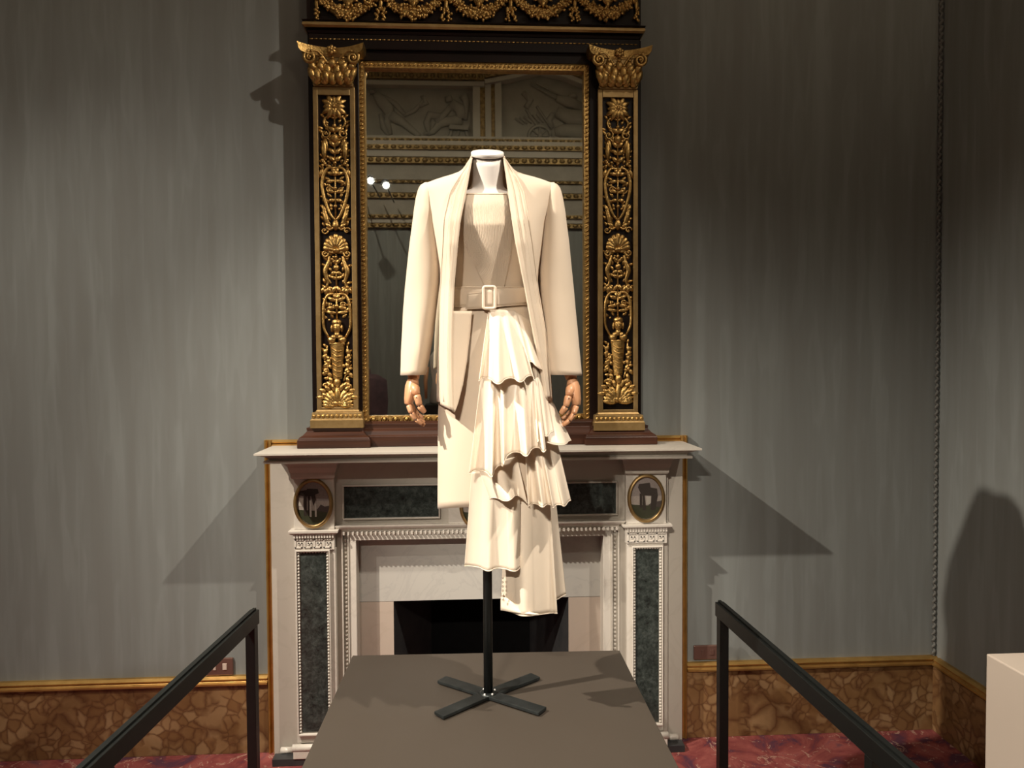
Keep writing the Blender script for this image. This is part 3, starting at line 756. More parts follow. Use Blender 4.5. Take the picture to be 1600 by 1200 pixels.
# ---- carved pilasters
ORN = {}
def pil(uc, name_side, vshift):
    y = -.115; cx = X(uc, y, 400); K = KP
    zr = lambda v: W(uc, v + vshift, y).z
    hw = 31.5 * K
    z0, z1 = zr(640), zr(136)
    m = MB(); bw = 7.2 * K
    m.box(cx - hw, cx - hw + bw, y, -.06, z0, z1); m.box(cx + hw - bw, cx + hw, y, -.06, z0, z1)
    m.box(cx - hw + bw, cx + hw - bw, y, -.06, z1 - 12 * K, z1); m.box(cx - hw + bw, cx + hw - bw, y, -.06, z0, z0 + 4 * K)
    p = m.build('pilaster', 'gold_flat', MR, bevel=.0015, label='gilt carved pilaster')
    MB().box(cx - hw + bw, cx + hw - bw, y + .014, -.06, z0, z1).build('dark_field', 'ebony', p)
    yo = y + .010
    if ORN:
        for o, zoff in ORN['list']:
            c = o.copy(); COL.objects.link(c); c.parent = p; c.location = (cx - ORN['cx'], 0, z1 - ORN['z1'])
    else:
        lst = []
        P = lambda ox, v, d=0: Vector((cx + ox * K, yo - d, zr(v)))
        def mk(name, fn):
            m = MB(); fn(m); o = m.build(name, 'gold', p); lst.append((o, 0)); return o
        def rosette(m):
            for k in range(12):
                a = 2 * pi * k / 12; leaf(m, P(0, 166), a, (17 + 5 * abs(sin(2 * a))) * K, 4.4 * K, .6, .004)
            for k in range(8): leaf(m, P(0, 166, .004), 2 * pi * (k + .5) / 8, 10 * K, 3 * K, .6)
            m.ball(P(0, 166, .01), 3.4 * K)
        mk('acanthus_rosette', rosette)
        def scroll1(m):
            m.tube([P(0, 180), P(0, 256)], 1.4 * K, 6)
            for s in (-1, 1):
                m.tube(crom([P(0, 184), P(s * 9, 180), P(s * 16, 187), P(s * 14, 196), P(s * 5, 201), P(0, 199)], 4), 1.9 * K, 6)
                spiral(m, P(s * 14, 208), 8 * K, 1.2, s, 1.8 * K, pi / 2)
                leaf(m, P(s * 3, 205), pi / 2 + s * 1.1, 16 * K, 4 * K)
                m.tube(crom([P(s * 2, 214), P(s * 8, 218), P(s * 12, 214)], 4), 1.6 * K, 6)
                leaf(m, P(s * 16, 216), -pi / 2, 34 * K, 4.2 * K, .7)
                leaf(m, P(s * 15, 214), -pi / 2 - s * .2, 20 * K, 3 * K)
                for q in range(3): m.ball(P(s * (19 - 2 * q), 250 + 2.5 * q, .003), 3 * K)
                for v in (224, 236, 248): leaf(m, P(0, v + 4), pi / 2 - s * .8 if s > 0 else pi / 2 + .8, 13 * K, 3.2 * K)
            m.ball(P(0, 215, .002), (7 * K, 5 * K, 7 * K)); m.ball(P(0, 196, .004), 3.5 * K); m.ball(P(0, 254, .004), 3 * K)
        mk('scrollwork', scroll1)
        def lyre(m):
            m.tube([P(0, 256), P(0, 346)], 1.5 * K, 6)
            for s in (-1, 1):
                m.tube(crom([P(0, 262), P(s * 11, 262), P(s * 18, 274), P(s * 20, 290), P(s * 16, 312), P(s * 8, 334), P(0, 344)], 4), [(2.0 + 1.2 * sin(i / 24 * pi)) * K for i in range(25)], 6)
                for v, a, l in ((272, .25, 13), (281, -.2, 15), (300, .3, 13), (312, -.1, 11), (270, 1.0, 10)):
                    leaf(m, P(0, v), a if s > 0 else pi - a, l * K, 3 * K)
                spiral(m, P(s * 9, 296), 6 * K, 1.1, -s, 1.5 * K, 0)
                leaf(m, P(s * 18, 262), -pi / 2 + s * .4, 16 * K, 3 * K)
                m.ball(P(s * 19, 258, .003), 3 * K); m.ball(P(s * 6, 326, .002), 2.4 * K)
            m.ball(P(0, 294, .005), 3.4 * K); m.ball(P(0, 270, .004), (5 * K, 4 * K, 5 * K)); m.ball(P(0, 322, .004), 3.2 * K)
        mk('lyre_scrollwork', lyre)
        def wings(m):
            for s in (-1, 1):
                for k in range(6): leaf(m, P(s * (6 + k * 1.6), 356 - k * 4.5), (pi / 2 - s * (.9 - k * .09)), (13 + k * .6) * K, 3 * K, .6)
                leaf(m, P(s * 10, 354), pi / 2 - s * .3, 30 * K, 4 * K, .7)
                spiral(m, P(s * 17, 360), 5.5 * K, 1, s, 1.6 * K, 0)
                m.tube(crom([P(0, 352), P(s * 8, 358), P(s * 14, 355)], 4), 2 * K, 6)
            leaf(m, P(0, 360), pi / 2, 18 * K, 5 * K)
        mk('leaf_wings', wings)
        def shell(m):
            for k in range(9):
                a = pi / 2 + (k - 4) * .34; ln = (25 - abs(k - 4) * 1.4) * K
                b0 = P(0, 391, .004); d = Vector((cos(a), 0, sin(a)))
                m.tube([b0 + d * ln * t + Vector((0, -.003 * sin(pi * t), 0)) for t in (.1, .4, .75, .95, 1.02)], [1.4 * K, 2.7 * K, 4.2 * K, 4.2 * K, 2 * K], 6, flatten=.6)
            for s in (-1, 1):
                spiral(m, P(s * 17, 396), 6.5 * K, 1.3, s, 2 * K, pi / 2); m.tube(crom([P(0, 393), P(s * 8, 394), P(s * 16, 389)], 4), 2.4 * K, 6)
            m.ball(P(0, 391, .006), (6 * K, 4 * K, 4 * K))
        mk('shell', shell)
        def drops(m):
            m.tube([P(0, 396), P(0, 460)], 1.5 * K, 6)
            for s in (-1, 1):
                m.tube(crom([P(s * 10, 400), P(s * 12, 410), P(s * 17, 424), P(s * 13, 440), P(s * 16, 450)], 4), [k_ * K for k_ in (2, 2, 2.2, 2.8, 3.2, 3.6, 4.2, 4.6, 4.4, 4, 3.4, 3, 2.6, 2.2, 2, 2, 2)], 6, flatten=.7)
                for q in range(3): leaf(m, P(s * 16, 448), -pi / 2 + (q - 1) * .7, 13 * K, 3.4 * K)
                m.ball(P(s * 17, 449, .005), 3 * K)
                for v, a, l in ((412, .9, 10), (424, -.5, 10), (436, .5, 10), (446, -1.0, 14)):
                    leaf(m, P(0, v), a if s > 0 else pi - a, l * K, 2.8 * K)
                m.ball(P(s * 6, 405, .003), 2.6 * K)
            m.ball(P(0, 418, .004), (5 * K, 4 * K, 5 * K)); m.ball(P(0, 402, .004), 3 * K)
        mk('bellflower_drops', drops)
        def canopy(m):
            for s in (-1, 1):
                m.tube(crom([P(0, 460), P(s * 12, 460), P(s * 19, 472), P(s * 21, 490), P(s * 20, 512), P(s * 13, 527)], 4), [(2.0 + .8 * sin(i / 20 * pi)) * K for i in range(21)], 6)
                for v, a, l in ((470, .35, 15), (480, -.1, 16), (489, .1, 17), (467, 1.0, 9)): leaf(m, P(0, v), a if s > 0 else pi - a, l * K, 2.8 * K)
                spiral(m, P(s * 9, 476), 4.5 * K, 1, s, 1.4 * K)
            m.tube([P(0, 458), P(0, 500)], 1.6 * K, 6); m.ball(P(0, 478, .004), 3.4 * K)
        mk('leaf_canopy', canopy)
        def herm(m):
            m.ball(P(0, 512, .008), (6.6 * K, 6 * K, 9 * K), 12, 8); m.ball(P(0, 504, .006), (8 * K, 6 * K, 6 * K), 10, 6)
            m.ball(P(0, 513, .008 + 6 * K), (1.4 * K, 1.8 * K, 2.8 * K), 6, 4)
            for s in (-1, 1):
                m.ball(P(s * 2.6, 510, .008 + 5 * K), (1.5 * K, 1 * K, .9 * K), 6, 4); m.ball(P(s * 7.5, 513, .006), (2.4 * K, 3 * K, 6 * K), 6, 5)
                m.ball(P(s * 8, 531, .004), (7 * K, 5 * K, 5.5 * K), 8, 6); m.ball(P(s * 5, 527, .006), (5 * K, 4.5 * K, 4.5 * K), 8, 6)
            m.ball(P(0, 518.5, .008 + 4.6 * K), (2 * K, 1 * K, .7 * K), 6, 4)
            m.tube([P(0, 518, .004), P(0, 528, .004)], [4 * K, 5.4 * K], 8)
            m.tube([P(-12, 537, .004), P(12, 537, .004)], 2.2 * K, 8)
            m.loft([[P(-h, v, .0), P(-h * .8, v, .008), P(0, v, .012), P(h * .8, v, .008), P(h, v, .0)] for v, h in ((538, 11), (560, 9.5), (592, 7))], False)
            for q in range(6): m.tube([P(-8 + q * .3, 544 + q * 8, .009), P(0, 549 + q * 8, .013), P(8 - q * .3, 548 + q * 8, .009)], 1.1 * K, 5)
            leaf(m, P(0, 590, .01), -pi / 2, 16 * K, 5 * K)
        mk('herm_figure', herm)
        def flowers(m):
            r = random.Random(3)
            for s in (-1, 1):
                for q in range(8):
                    v = 544 + q * 7.5; ox = s * (15 + 2.2 * sin(q * 1.7))
                    leaf(m, P(ox, v), -pi / 2 + r.uniform(-.9, .9), 12 * K, 3 * K, .6); leaf(m, P(ox, v + 3), r.uniform(0, 6.28), 8 * K, 2.4 * K)
                    if q % 3 == 2: m.ball(P(ox, v, .004), 3 * K)
                m.tube(crom([P(s * 15, 540), P(s * 17, 560), P(s * 14, 580), P(s * 9, 596)], 4), 1.3 * K, 6)
        mk('floral_pendants', flowers)
        def base(m):
            r = random.Random(5)
            for s in (-1, 1):
                spiral(m, P(s * 17, 604), 5.5 * K, 1.1, s, 2 * K, pi)
                for q in range(5): leaf(m, P(s * 2, 636), pi / 2 - s * (.25 + .28 * q), (32 - q * 2) * K, 4.2 * K, .7, .004, -s * .1)
                for q in range(6): leaf(m, P(s * (4 + 3 * q), 612 + (q % 2) * 9, .004), pi / 2 - s * (.3 + .25 * q), 14 * K, 3.4 * K, .7)
                for q in range(5): m.ball(P(s * (3 + q * 4.2), 630 + (q % 2) * 4, .006), 3 * K)
                leaf(m, P(s * 6, 606), pi / 2 - s * .9, 15 * K, 3.6 * K); leaf(m, P(s * 8, 618), -s * .1 if s > 0 else pi + .1, 15 * K, 4 * K)
            leaf(m, P(0, 636, .003), pi / 2, 36 * K, 5 * K, .7)
            for q in range(7): leaf(m, P(-15 + q * 5, 636, .002), pi / 2 + r.uniform(-.5, .5), 12 * K, 4 * K, .8)
        mk('acanthus_base', base)
        def tendrils(m):
            r = random.Random(11)
            v = 182
            while v < 596:
                if not (360 < v < 394 or 505 < v < 540):
                    for s in (-1, 1):
                        for ox in (7, 15):
                            o2 = s * (ox + r.uniform(-2, 2)); a = pi / 2 - s * r.uniform(.2, 1.3)
                            if v > 540 and ox < 12: continue
                            leaf(m, P(o2, v, -.006), a, r.uniform(8, 12) * K, 2.3 * K, .6)
                            if r.random() < .35: m.ball(P(o2 + 2, v + 3, -.004), 2.2 * K, 6, 4)
                v += 9
        mk('leaf_tendrils', tendrils); lst[-1][0]['kind'] = 'stuff'
        ORN.update(list=lst, cx=cx, z1=z1)
    # capital
    zc0, zc1 = z1, zr(75)
    hh = zc1 - zc0
    m = MB()
    rings = []
    for t, w in ((0, .93), (.05, .98), (.12, .90), (.4, .88), (.65, 1.0), (.82, 1.2)):
        a = hw * w; z = zc0 + hh * t; pts = [(cx - a, -.06, z), (cx - a, y - .01 + .02 * 0, z), (cx + a, y - .01, z), (cx + a, -.06, z)]
        rings.append([Vector((px_, py_ - (.022 * max(0, t - .4) if i in (1, 2) else 0), pz_)) for i, (px_, py_, pz_) in enumerate(pts)])
    m.loft(rings, True, True, True, False)
    cap = m.build('capital', 'gold_flat', MR, bevel=.001, label='gilt composite capital with corner scrolls and leaves')
    m = MB(); zt = zc0 + hh * .82
    tipx = hw * 1.50; outl = [(cx - tipx, zc1 - .002), (cx - tipx * .985, zt + .012), (cx - tipx * .86, zt - .002)]
    n = 14
    low = [(cx + tipx * (-.86 + 1.72 * k / n), zt - .004 - .006 * (1 - (2 * k / n - 1) ** 2)) for k in range(n + 1)]
    topp = [(cx + tipx * (1 - 2 * k / n), zc1 - .012 * (1 - (2 * k / n - 1) ** 2)) for k in range(n + 1)]
    # abacus with a hollow front
    vs = []; N_ = 15
    for z_, s_ in ((zt - .006, .93), (zt + .004, 1.0), (zc1, 1.04)):
        for k in range(N_):
            a = -1 + 2 * k / (N_ - 1); vs.append((cx + a * tipx * s_, y - .055 * s_ + .032 * (1 - a * a), z_ - .010 * (1 - a * a)))
        for k in (1, -1): vs.append((cx + k * tipx * s_, -.06, z_ if k else z_))
    M_ = N_ + 2; fs = [(r_ * M_ + k, r_ * M_ + (k + 1) % M_, (r_ + 1) * M_ + (k + 1) % M_, (r_ + 1) * M_ + k) for r_ in range(2) for k in range(M_)]
    fs += [tuple(range(M_))[::-1], tuple(range(2 * M_, 3 * M_))]
    m.add(vs, fs); m.build('abacus', 'gold', cap)
    m = MB(); C = lambda ox, t, d=0: Vector((cx + ox * K, y - .014 - d, zc0 + hh * t))
    for s in (-1, 1):
        spiral(m, C(s * 32, .66, .022), 10 * K, 1.5, -s, 2.8 * K, pi / 2, 24)
        m.tube(crom([C(s * 3, .40), C(s * 10, .62, .006), C(s * 22, .83, .014), C(s * 32, .82, .022)], 4), 2.2 * K, 6)
        for q, (ox, t, l) in enumerate(((8, .06, 20), (20, .06, 24), (27, .08, 24), (14, .3, 20), (26, .34, 18))):
            leaf(m, C(s * ox, t, .002), pi / 2 - s * (.05 + .07 * q), l * K, 5 * K, .8, .006, -s * .2)
        spiral(m, C(s * 9, .48, .008), 5 * K, 1.1, s, 1.6 * K, pi / 2)
        for q in range(3): m.ball(C(s * (22 + 4 * q), .36 + .07 * q, .012), 2.6 * K)
    for row, (t0, n_, ll) in enumerate(((.02, 5, 20), (.20, 4, 22), (.42, 3, 16))):
        for q in range(n_):
            ox = (-1 + 2 * (q + .5) / n_) * (27 - row * 3); b0 = C(ox, t0, .001 + row * .002)
            leaf(m, b0, pi / 2 - ox * .014, ll * K, 5.4 * K, .55, .004); leaf(m, b0, pi / 2 - ox * .014 + .5, ll * .7 * K, 3.6 * K, .5); leaf(m, b0, pi / 2 - ox * .014 - .5, ll * .7 * K, 3.6 * K, .5)
            tip = b0 + Vector((ox * .014 * ll * K * .7, -.007, ll * K * .95)); m.ball(tip, (3.4 * K, 2.4 * K, 2.2 * K), 6, 4)
    for q in range(6): leaf(m, C(0, .86, .018), q * pi / 3 + .5, 8 * K, 3 * K, .8)
    m.ball(C(0, .86, .026), 3 * K)
    m.build('capital_leaves', 'gold', cap)
    # pedestal
    zb1, zb0 = z0, zr(668)
    h = zb1 - zb0
    ped = MB().moulding([(9 * K, zb0), (9 * K, zb0 + h * .45), (7.5 * K, zb0 + h * .5), (6.5 * K, zb0 + h * .85), (2 * K, zb0 + h * .9), (0, zb1)], cx - hw, cx + hw, -.06, y).build('pilaster_pedestal', 'gold_flat', MR, bevel=.001)
    m = MB(); k = 11; a = cx - hw - 7 * K; b_ = cx + hw + 7 * K
    for i in range(k):
        xx = a + (i + .5) * (b_ - a) / k; m.ball((xx, y - 7 * K, zb0 + h * .66), (.0075, .006, .008), 8, 5)
    m.build('egg_moulding', 'gold', ped)
pil(524.5, 'l', 0); pil(966, 'r', 4)
# stepped mahogany foot
def foot(u0, u1, v0, mi, uref, vt):
    y = -.125; zt_, zb_ = W(uref, vt, y).z, SHZ + .001; h = zt_ - zb_
    MB().moulding([(.0, zt_), (-.002, zb_ + h * .82), (.012, zb_ + h * .62), (.024, zb_ + h * .52), (.026, zb_ + h * .45), (.030, zb_ + h * .40), (.030, zb_)][::-1], X(u0, y) , X(u1, y), -.03, y + .0).build('mahogany_foot', 'mahogany', MR, bevel=.0015)
foot(481, 570, 668, 0, 525, 668); foot(925, 1013, 665, 0, 966, 665)
zt_ = Z(657, -.10); zb_ = SHZ + .001; h = zt_ - zb_
MB().moulding([(.022, zb_), (.022, zb_ + h * .42), (.016, zb_ + h * .46), (.010, zb_ + h * .62), (.0, zb_ + h * .72), (.002, zb_ + h * .9), (-.01, zt_)], X(566, -.10), X(930, -.10), -.03, -.10).build('mahogany_base_rail', 'mahogany', MR, bevel=.0015)

# ================================================================== PLATFORM
YM = -.95 ; KS = .86                                          # plane of the mannequin
ZP = PZ(762, 1089, 1.6 - (W(762, 1089, YM).z * 0 + 1.6 - W(762, 1089, YM).z)).z if False else W(762, 1089, YM).z
bl, br = PZ(551, 1024, ZP), PZ(968, 1016, ZP); fl_, fr_ = PZ(471, 1200, ZP), PZ(1061, 1200, ZP)
yb_ = -.19
def along(a, b_, y): t = (y - a.y) / (b_.y - a.y); return a.lerp(b_, t)
yfr = -1.98
A_, B_, C_, D_ = along(bl, fl_, yb_ if bl.y > yb_ else bl.y), along(br, fr_, yb_ if br.y > yb_ else br.y), along(br, fr_, yfr), along(bl, fl_, yfr)
th = .035
PF = thing('platform', 'low grey-brown painted display platform under the white outfit', 'platform', ((A_.x + B_.x) / 2, -1.2, 0))
q = [D_, C_, B_, A_]
MB().add([(p.x, p.y, ZP - th) for p in q] + [(p.x, p.y, ZP) for p in q], [(3, 2, 1, 0), (4, 5, 6, 7), (0, 1, 5, 4), (1, 2, 6, 5), (2, 3, 7, 6), (3, 0, 4, 7)]).build('platform_top', 'platform_paint', PF, bevel=.002)
cxp = sum(p.x for p in q) / 4; cyp = sum(p.y for p in q) / 4
q2 = [Vector((cxp + (p.x - cxp) * .996, cyp + (p.y - cyp) * .996, 0)) for p in q]
MB().add([(p.x, p.y, .001) for p in q2] + [(p.x, p.y, ZP - th) for p in q2], [(3, 2, 1, 0), (0, 1, 5, 4), (1, 2, 6, 5), (2, 3, 7, 6), (3, 0, 4, 7)]).build('platform_body', 'platform_paint', PF)

# ================================================================== MANNEQUIN
def G(u, v, d=0): return W(u, v, YM - d * KS)
KM = (YM - CAM.y) / FPX
MN = thing('mannequin', 'headless dress form on a black pole stand, ivory neck and jointed wooden hands', 'mannequin', (G(763, 1089).x, YM, ZP + .001))
cxm = G(763, 1089).x
hub = Vector((cxm, YM, ZP))
for i, (u, v) in enumerate(((690, 1117), (843, 1111), (833, 1059), (694, 1064))):
    e_ = PZ(u, v, ZP + .006); e_.z = ZP + .008; h_ = Vector((hub.x, hub.y, ZP + .008))
    d = (e_ - h_).normalized()
    MB().obox(h_ + d * .016, e_ + d * .01, .041, .009).build('stand_foot', 'stand_steel', MN, bevel=.0015)
MB().lathe((hub.x, hub.y, ZP + .001), [(.026, 0), (.026, .012), (.02, .015)], 20).build('stand_hub', 'stand_steel', MN)
m = MB(); m.tube([(hub.x, hub.y, ZP + .015), (hub.x, hub.y, G(763, 640).z)], .0132, 16); m.build('stand_pole', 'black_metal', MN)
m = MB()
for a in (-2.1, -1.0, .5, 2.2): m.ball((hub.x + .021 * cos(a), hub.y + .021 * sin(a), ZP + .015), .0035, 8, 5)
m.build('hub_screws', 'form_cap', MN)
def oval(uc, hu, v, df, db, n=28, dc=0, tl=0):           # horizontal oval ring: half width in px, front and back depth in m
    out = []
    for k in range(n):
        a = 2 * pi * k / n; c, s_ = cos(a), sin(a)
        out.append(G(uc + hu * c, v - tl * s_, dc + (df * -s_ if s_ < 0 else -db * s_)))
    return out
# torso and neck
rings = [oval(761.5, 25, 244, .054, .052, tl=9), oval(762, 24, 256, .052, .05, tl=5), oval(762, 24.2, 268, .053, .05), oval(762, 24.2, 280, .053, .052), oval(761.5, 25, 289, .054, .06),
         oval(761, 28, 295, .056, .065), oval(761, 38, 299, .062, .07), oval(761, 54, 303, .072, .085), oval(762, 58, 320, .090, .10), oval(763, 54, 345, .105, .10), oval(764, 50, 380, .10, .09), oval(764, 44, 420, .085, .08),
         oval(764, 42, 450, .08, .075), oval(765, 50, 480, .085, .09), oval(766, 62, 540, .095, .10), oval(767, 64, 600, .095, .10), oval(768, 40, 640, .06, .06)]
MB().loft(rings[::-1], True, True, True).build('torso', 'form_cover', MN, sub=1)
m = MB(); capz = G(761, 240).z
for k, (rr_, zz_) in enumerate([(.0445, 0), (.046, .002), (.046, .010), (.0435, .012), (.0, .0122)]): pass
cc = G(761.5, 242); tilt = Matrix.Rotation(radians(24), 3, 'X')
rings = []
for rr_, zz_ in [(.0445, -.004), (.0465, -.002), (.0465, .006), (.044, .0085), (.001, .0088)]:
    rings.append([cc + tilt @ Vector((rr_ * cos(2 * pi * k / 36), rr_ * sin(2 * pi * k / 36), zz_)) for k in range(36)])
m.loft(rings, True, True, True)
m.build('neck_cap', 'form_cap', MN)
# arms to wrist
for s, pts in ((-1, [(672, 305, 0), (664, 380, -.005), (655, 470, .015), (648, 560, .04), (646, 592, .047)]), (1, [(856, 305, 0), (866, 380, -.005), (876, 470, .015), (886, 560, .04), (893, 592, .047)])):
    MB().tube([G(*p) for p in crom(pts, 4)], [.038 - .022 * i / 16 for i in range(17)], 12).build('arm', 'hand_wood', MN)
def seg(m, a, b_, r0, r1, flat_=1.0):
    r0 *= KS; r1 *= KS
    a, b_ = Vector(a), Vector(b_); d = b_ - a
    m.tube([a, a + d * .04, a + d * .3, a + d * .75, a + d * .94, a + d * .985], [r0 * .6, r0 * .95, r0 * 1.02, r1 * 1.02, r1 * .9, r1 * .45], 10)
def hand(pts, mirror):
    # pts in px (u,v) and depth for the viewer's left hand; the other is mirrored in u about its own wrist
    def H(u, v, d):
        return G(u, v, d) if not mirror else G(894.5 - (u - 645) * .98, v + 1.5, d)
    palm = [H(645, 589, .047), H(643, 598, .05), H(640.5, 612, .052), H(640, 628, .054)]
    m = MB(); rings = []
    for (u, v, hu, hd, dc, sk) in ((646, 587, 7.5, .020, .047, 0), (645, 593, 8.5, .024, .048, 0), (643.5, 602, 10.5, .032, .05, 0), (642, 612, 10, .038, .052, 0), (639.5, 622, 8.2, .040, .052, 0), (638.5, 630, 6.8, .039, .052, 0), (638.5, 632, 5.4, .036, .052, 0)):
        ring = []
        for k in range(16):
            a = 2 * pi * k / 16; ring.append(H(u + hu * cos(a) * (1 if cos(a) < 0 else 1.05), v, dc + hd * -sin(a)))
        rings.append(ring)
    m.loft(rings, True, True, True)
    p = m.build('hand', 'hand_wood', MN, label='jointed wooden hand')
    F = [  # four fingers, front (index) to back, each as 4 joints
        [(639, 633, .082), (643, 645.5, .090), (650, 655.5, .090), (659.5, 662.5, .086)],
        [(639.5, 633, .062), (644.5, 647, .066), (652.5, 658, .066), (664, 664.5, .062)],
        [(640, 632, .042), (646, 645, .042), (654, 655, .042), (664, 660, .040)],
        [(641, 630, .023), (647, 640, .018), (654, 648, .018), (662, 653, .018)]]
    for f in F:
        q = [H(*x) for x in f]; r = .0098 if f is not F[3] else .0085
        m = MB()
        for i in range(3): seg(m, q[i], q[i + 1], r * (1 - .11 * i), r * (.93 - .11 * i))
        o = m.build('finger', 'hand_wood', p)
        m = MB()
        for i in range(1, 3):
            dirp = Vector((0, -r * .80, 0)); m.ball(q[i] + dirp, .0022, 6, 4)
        m.build('finger_pin', 'joint_dark', p)
    t = [H(650, 604, .085), H(651.5, 617, .100), H(655.5, 634, .104), H(664, 645, .098)]
    m = MB(); m.tube([H(645, 600, .060), H(649, 608, .080), H(650.5, 616, .096)], [.0120, .0133, .0103], 10)
    m.build('thumb_root', 'hand_wood', p)
    m = MB(); seg(m, t[1], t[2], .0118, .0105); seg(m, t[2], t[3], .0105, .0085); m.build('thumb', 'hand_wood', p)
    m = MB(); m.ball(t[2] + Vector((0, -.0085, 0)), .0022, 6, 4); m.ball(t[1] + Vector((0, -.0100, -.007)), .0022, 6, 4); m.build('thumb_pin', 'joint_dark', p)
hand(None, False); hand(None, True)

# ================================================================== DRESS
DR = thing('dress', 'cream sheath dress with pin-tucked bodice and cascade of satin ruffles down one side', 'dress', (cxm, YM, G(783, 958).z))
def half(tab, v): return interp(tab, v)
# bodice body (fits the torso)
BT = [(302, 762, 56, .078, .088), (320, 762, 62, .098, .10), (350, 763, 60, .118, .105), (380, 764, 57, .112, .098), (420, 765, 54, .100, .088), (448, 765, 55, .096, .086), (484, 766, 60, .098, .098)]
rings = []
for i in range(26):
    v = 302 + (484 - 302) * i / 25; uc, hu, df, db = interp(BT, v); rings.append(oval(uc, hu, v, df, db, 36))
MB().loft(rings[::-1], True, False, False).build('bodice', 'crepe', DR, solid=.002)
# pin-tucked front panel
LB = [(303, 729), (340, 722), (360, 719.5), (372, 722), (395, 732), (420, 744), (447, 757)]
RB = [(303, 792), (340, 799), (360, 802), (385, 800), (420, 794), (447, 788)]
nr = 33; per = 6; nu = nr * per; rows = 40; rings = []
for j in range(rows + 1):
    v = 303 + (448 - 303) * j / rows
    a, b_ = interp(LB, v)[0], interp(RB, v)[0]; uc, hu, df, db = interp(BT, max(v, 303)); ring = []
    for i in range(nu + 1):
        t = i / nu; u = a + (b_ - a) * t; q = max(-.97, min(.97, (u - uc) / hu)); d = df * sqrt(1 - q * q) + .006
        edge = min(t, 1 - t) * nr
        d += .0016 * abs(sin(pi * t * nr)) if v > 315 else .0004 * abs(sin(pi * t * nr)) + .0012
        if edge < .6: d -= .004 * (1 - edge / .6)
        ring.append(G(u, v, d))
    rings.append(ring)
MB().loft(rings, False).build('pin_tucked_panel', 'crepe', DR)
o = bpy.context.scene.objects['pin_tucked_panel']
MB().tube([r_[0] + Vector((0, -.001, 0)) for r_ in rings], .0013, 6).build('piping', 'crepe', o)
MB().tube([r_[-1] + Vector((0, -.001, 0)) for r_ in rings], .0013, 6).build('piping', 'crepe', o)
MB().tube([p + Vector((0, -.0005, 0)) for p in rings[0]], .0010, 6).build('piping', 'crepe', o)
# skirt
ST = [(478, 766, 59, .100, .100), (520, 767, 68, .112, .112), (580, 770, 80, .122, .125), (640, 772, 87, .126, .13), (700, 774, 90, .128, .13), (800, 776, 93, .130, .13)]
rings = []; nk = 72
for j in range(30):
    ring = []
    for k in range(nk):
        a = 2 * pi * k / nk; c, s_ = cos(a), sin(a)
        vb = 795 - 10 * max(0, (c + 1) / 2) if s_ < 0 else 793
        v = 478 + (vb - 478) * j / 29; uc, hu, df, db = interp(ST, v)
        w = 1 + .012 * sin(a * 5 + v * .01) * (j / 29)
        ring.append(G(uc + hu * c * w, v, df * -s_ * w if s_ < 0 else -db * s_ * w))
    rings.append(ring)
MB().loft(rings, True).build('skirt', 'crepe', DR, solid=.002)
# ruffles
def ruffle(top, bot, folds, amp, scal=3, au=2.5, phase=0, vary=.25, power=1.1, name='ruffle', nu=120, nv=26, seed=0, hem=True):
    tp = crom([(a, b_, c * 1000) for a, b_, c in top], 12); bt = crom([(a, b_, c * 1000) for a, b_, c in bot], 12)
    def at(P_, t):
        x = t * (len(P_) - 1); i = min(int(x), len(P_) - 2); return P_[i].lerp(P_[i + 1], x - i)
    rings = []
    for j in range(nv + 1):
        s_ = j / nv; ring = []
        for i in range(nu + 1):
            t = i / nu
            ph = 2 * pi * (folds * (t + vary * .12 * sin(2 * pi * t * 1.7 + seed)) ) + phase
            A = at(tp, t); B = at(bt, t)
            q = A.lerp(B, s_); bulge = s_ ** power
            sh = sin(ph); sh = (abs(sh) ** .75) * (1 if sh > 0 else -1)
            am = amp * (.8 + .35 * sin(3.1 * t + seed * 2)) * bulge
            u = q.x + au * bulge * cos(ph) * .6; v = q.y + scal * sh * bulge * s_
            d = q.z / 1000 + am * sh
            ring.append(G(u, v, d))
        rings.append(ring)
    o = MB().loft(rings, False).build(name, 'satin', DR, solid=.0016)
    if hem:
        MB().tube([p + Vector((0, -.001, 0)) for p in rings[-1]], .0016, 5).build('rolled_hem', 'satin', o)
    return o
RUF = []
ruffle([(763, 484, .108), (785, 484, .112), (806, 486, .106)], [(750, 593, .165), (780, 596, .205), (822, 592, .175), (836, 590, .150)], 3.1, .025, 4.2, 3, 2.2, seed=1)
ruffle([(804, 486, .108), (815, 492, .10), (826, 500, .075)], [(818, 570, .150), (832, 568, .150), (846, 575, .120), (850, 584, .09)], 1.3, .018, 3, 2, 3.4, seed=2, nu=60)
ruffle([(752, 582, .128), (790, 580, .135), (838, 575, .105)], [(735, 738, .185), (770, 740, .205), (792, 716, .225), (822, 708, .22), (855, 700, .195)], 3.9, .030, 5, 4, 2.6, seed=3, nu=180)
ruffle([(832, 560, .10), (843, 580, .095), (851, 600, .07)], [(838, 690, .195), (850, 682, .19), (864, 676, .165)], 1.6, .012, 2, 2, 1.0, seed=4, nu=60)
ruffle([(846, 600, .075), (857, 618, .05), (866, 632, .02)], [(840, 686, .155), (862, 695, .16), (884, 692, .13), (892, 690, .09)], 1.4, .015, 2, 2, 2.5, seed=5, nu=60)
ruffle([(745, 725, .132), (775, 722, .134), (808, 712, .12)], [(766, 782, .165), (786, 780, .19), (806, 777, .19), (822, 787, .165)], 1.4, .026, 4, 3, 3.9, seed=6, nu=70)
ruffle([(820, 695, .118), (843, 690, .105), (868, 680, .075)], [(826, 789, .175), (850, 790, .19), (872, 791, .17), (892, 784, .10)], 3.6, .024, 2.5, 3, 1.5, seed=7, nu=130)
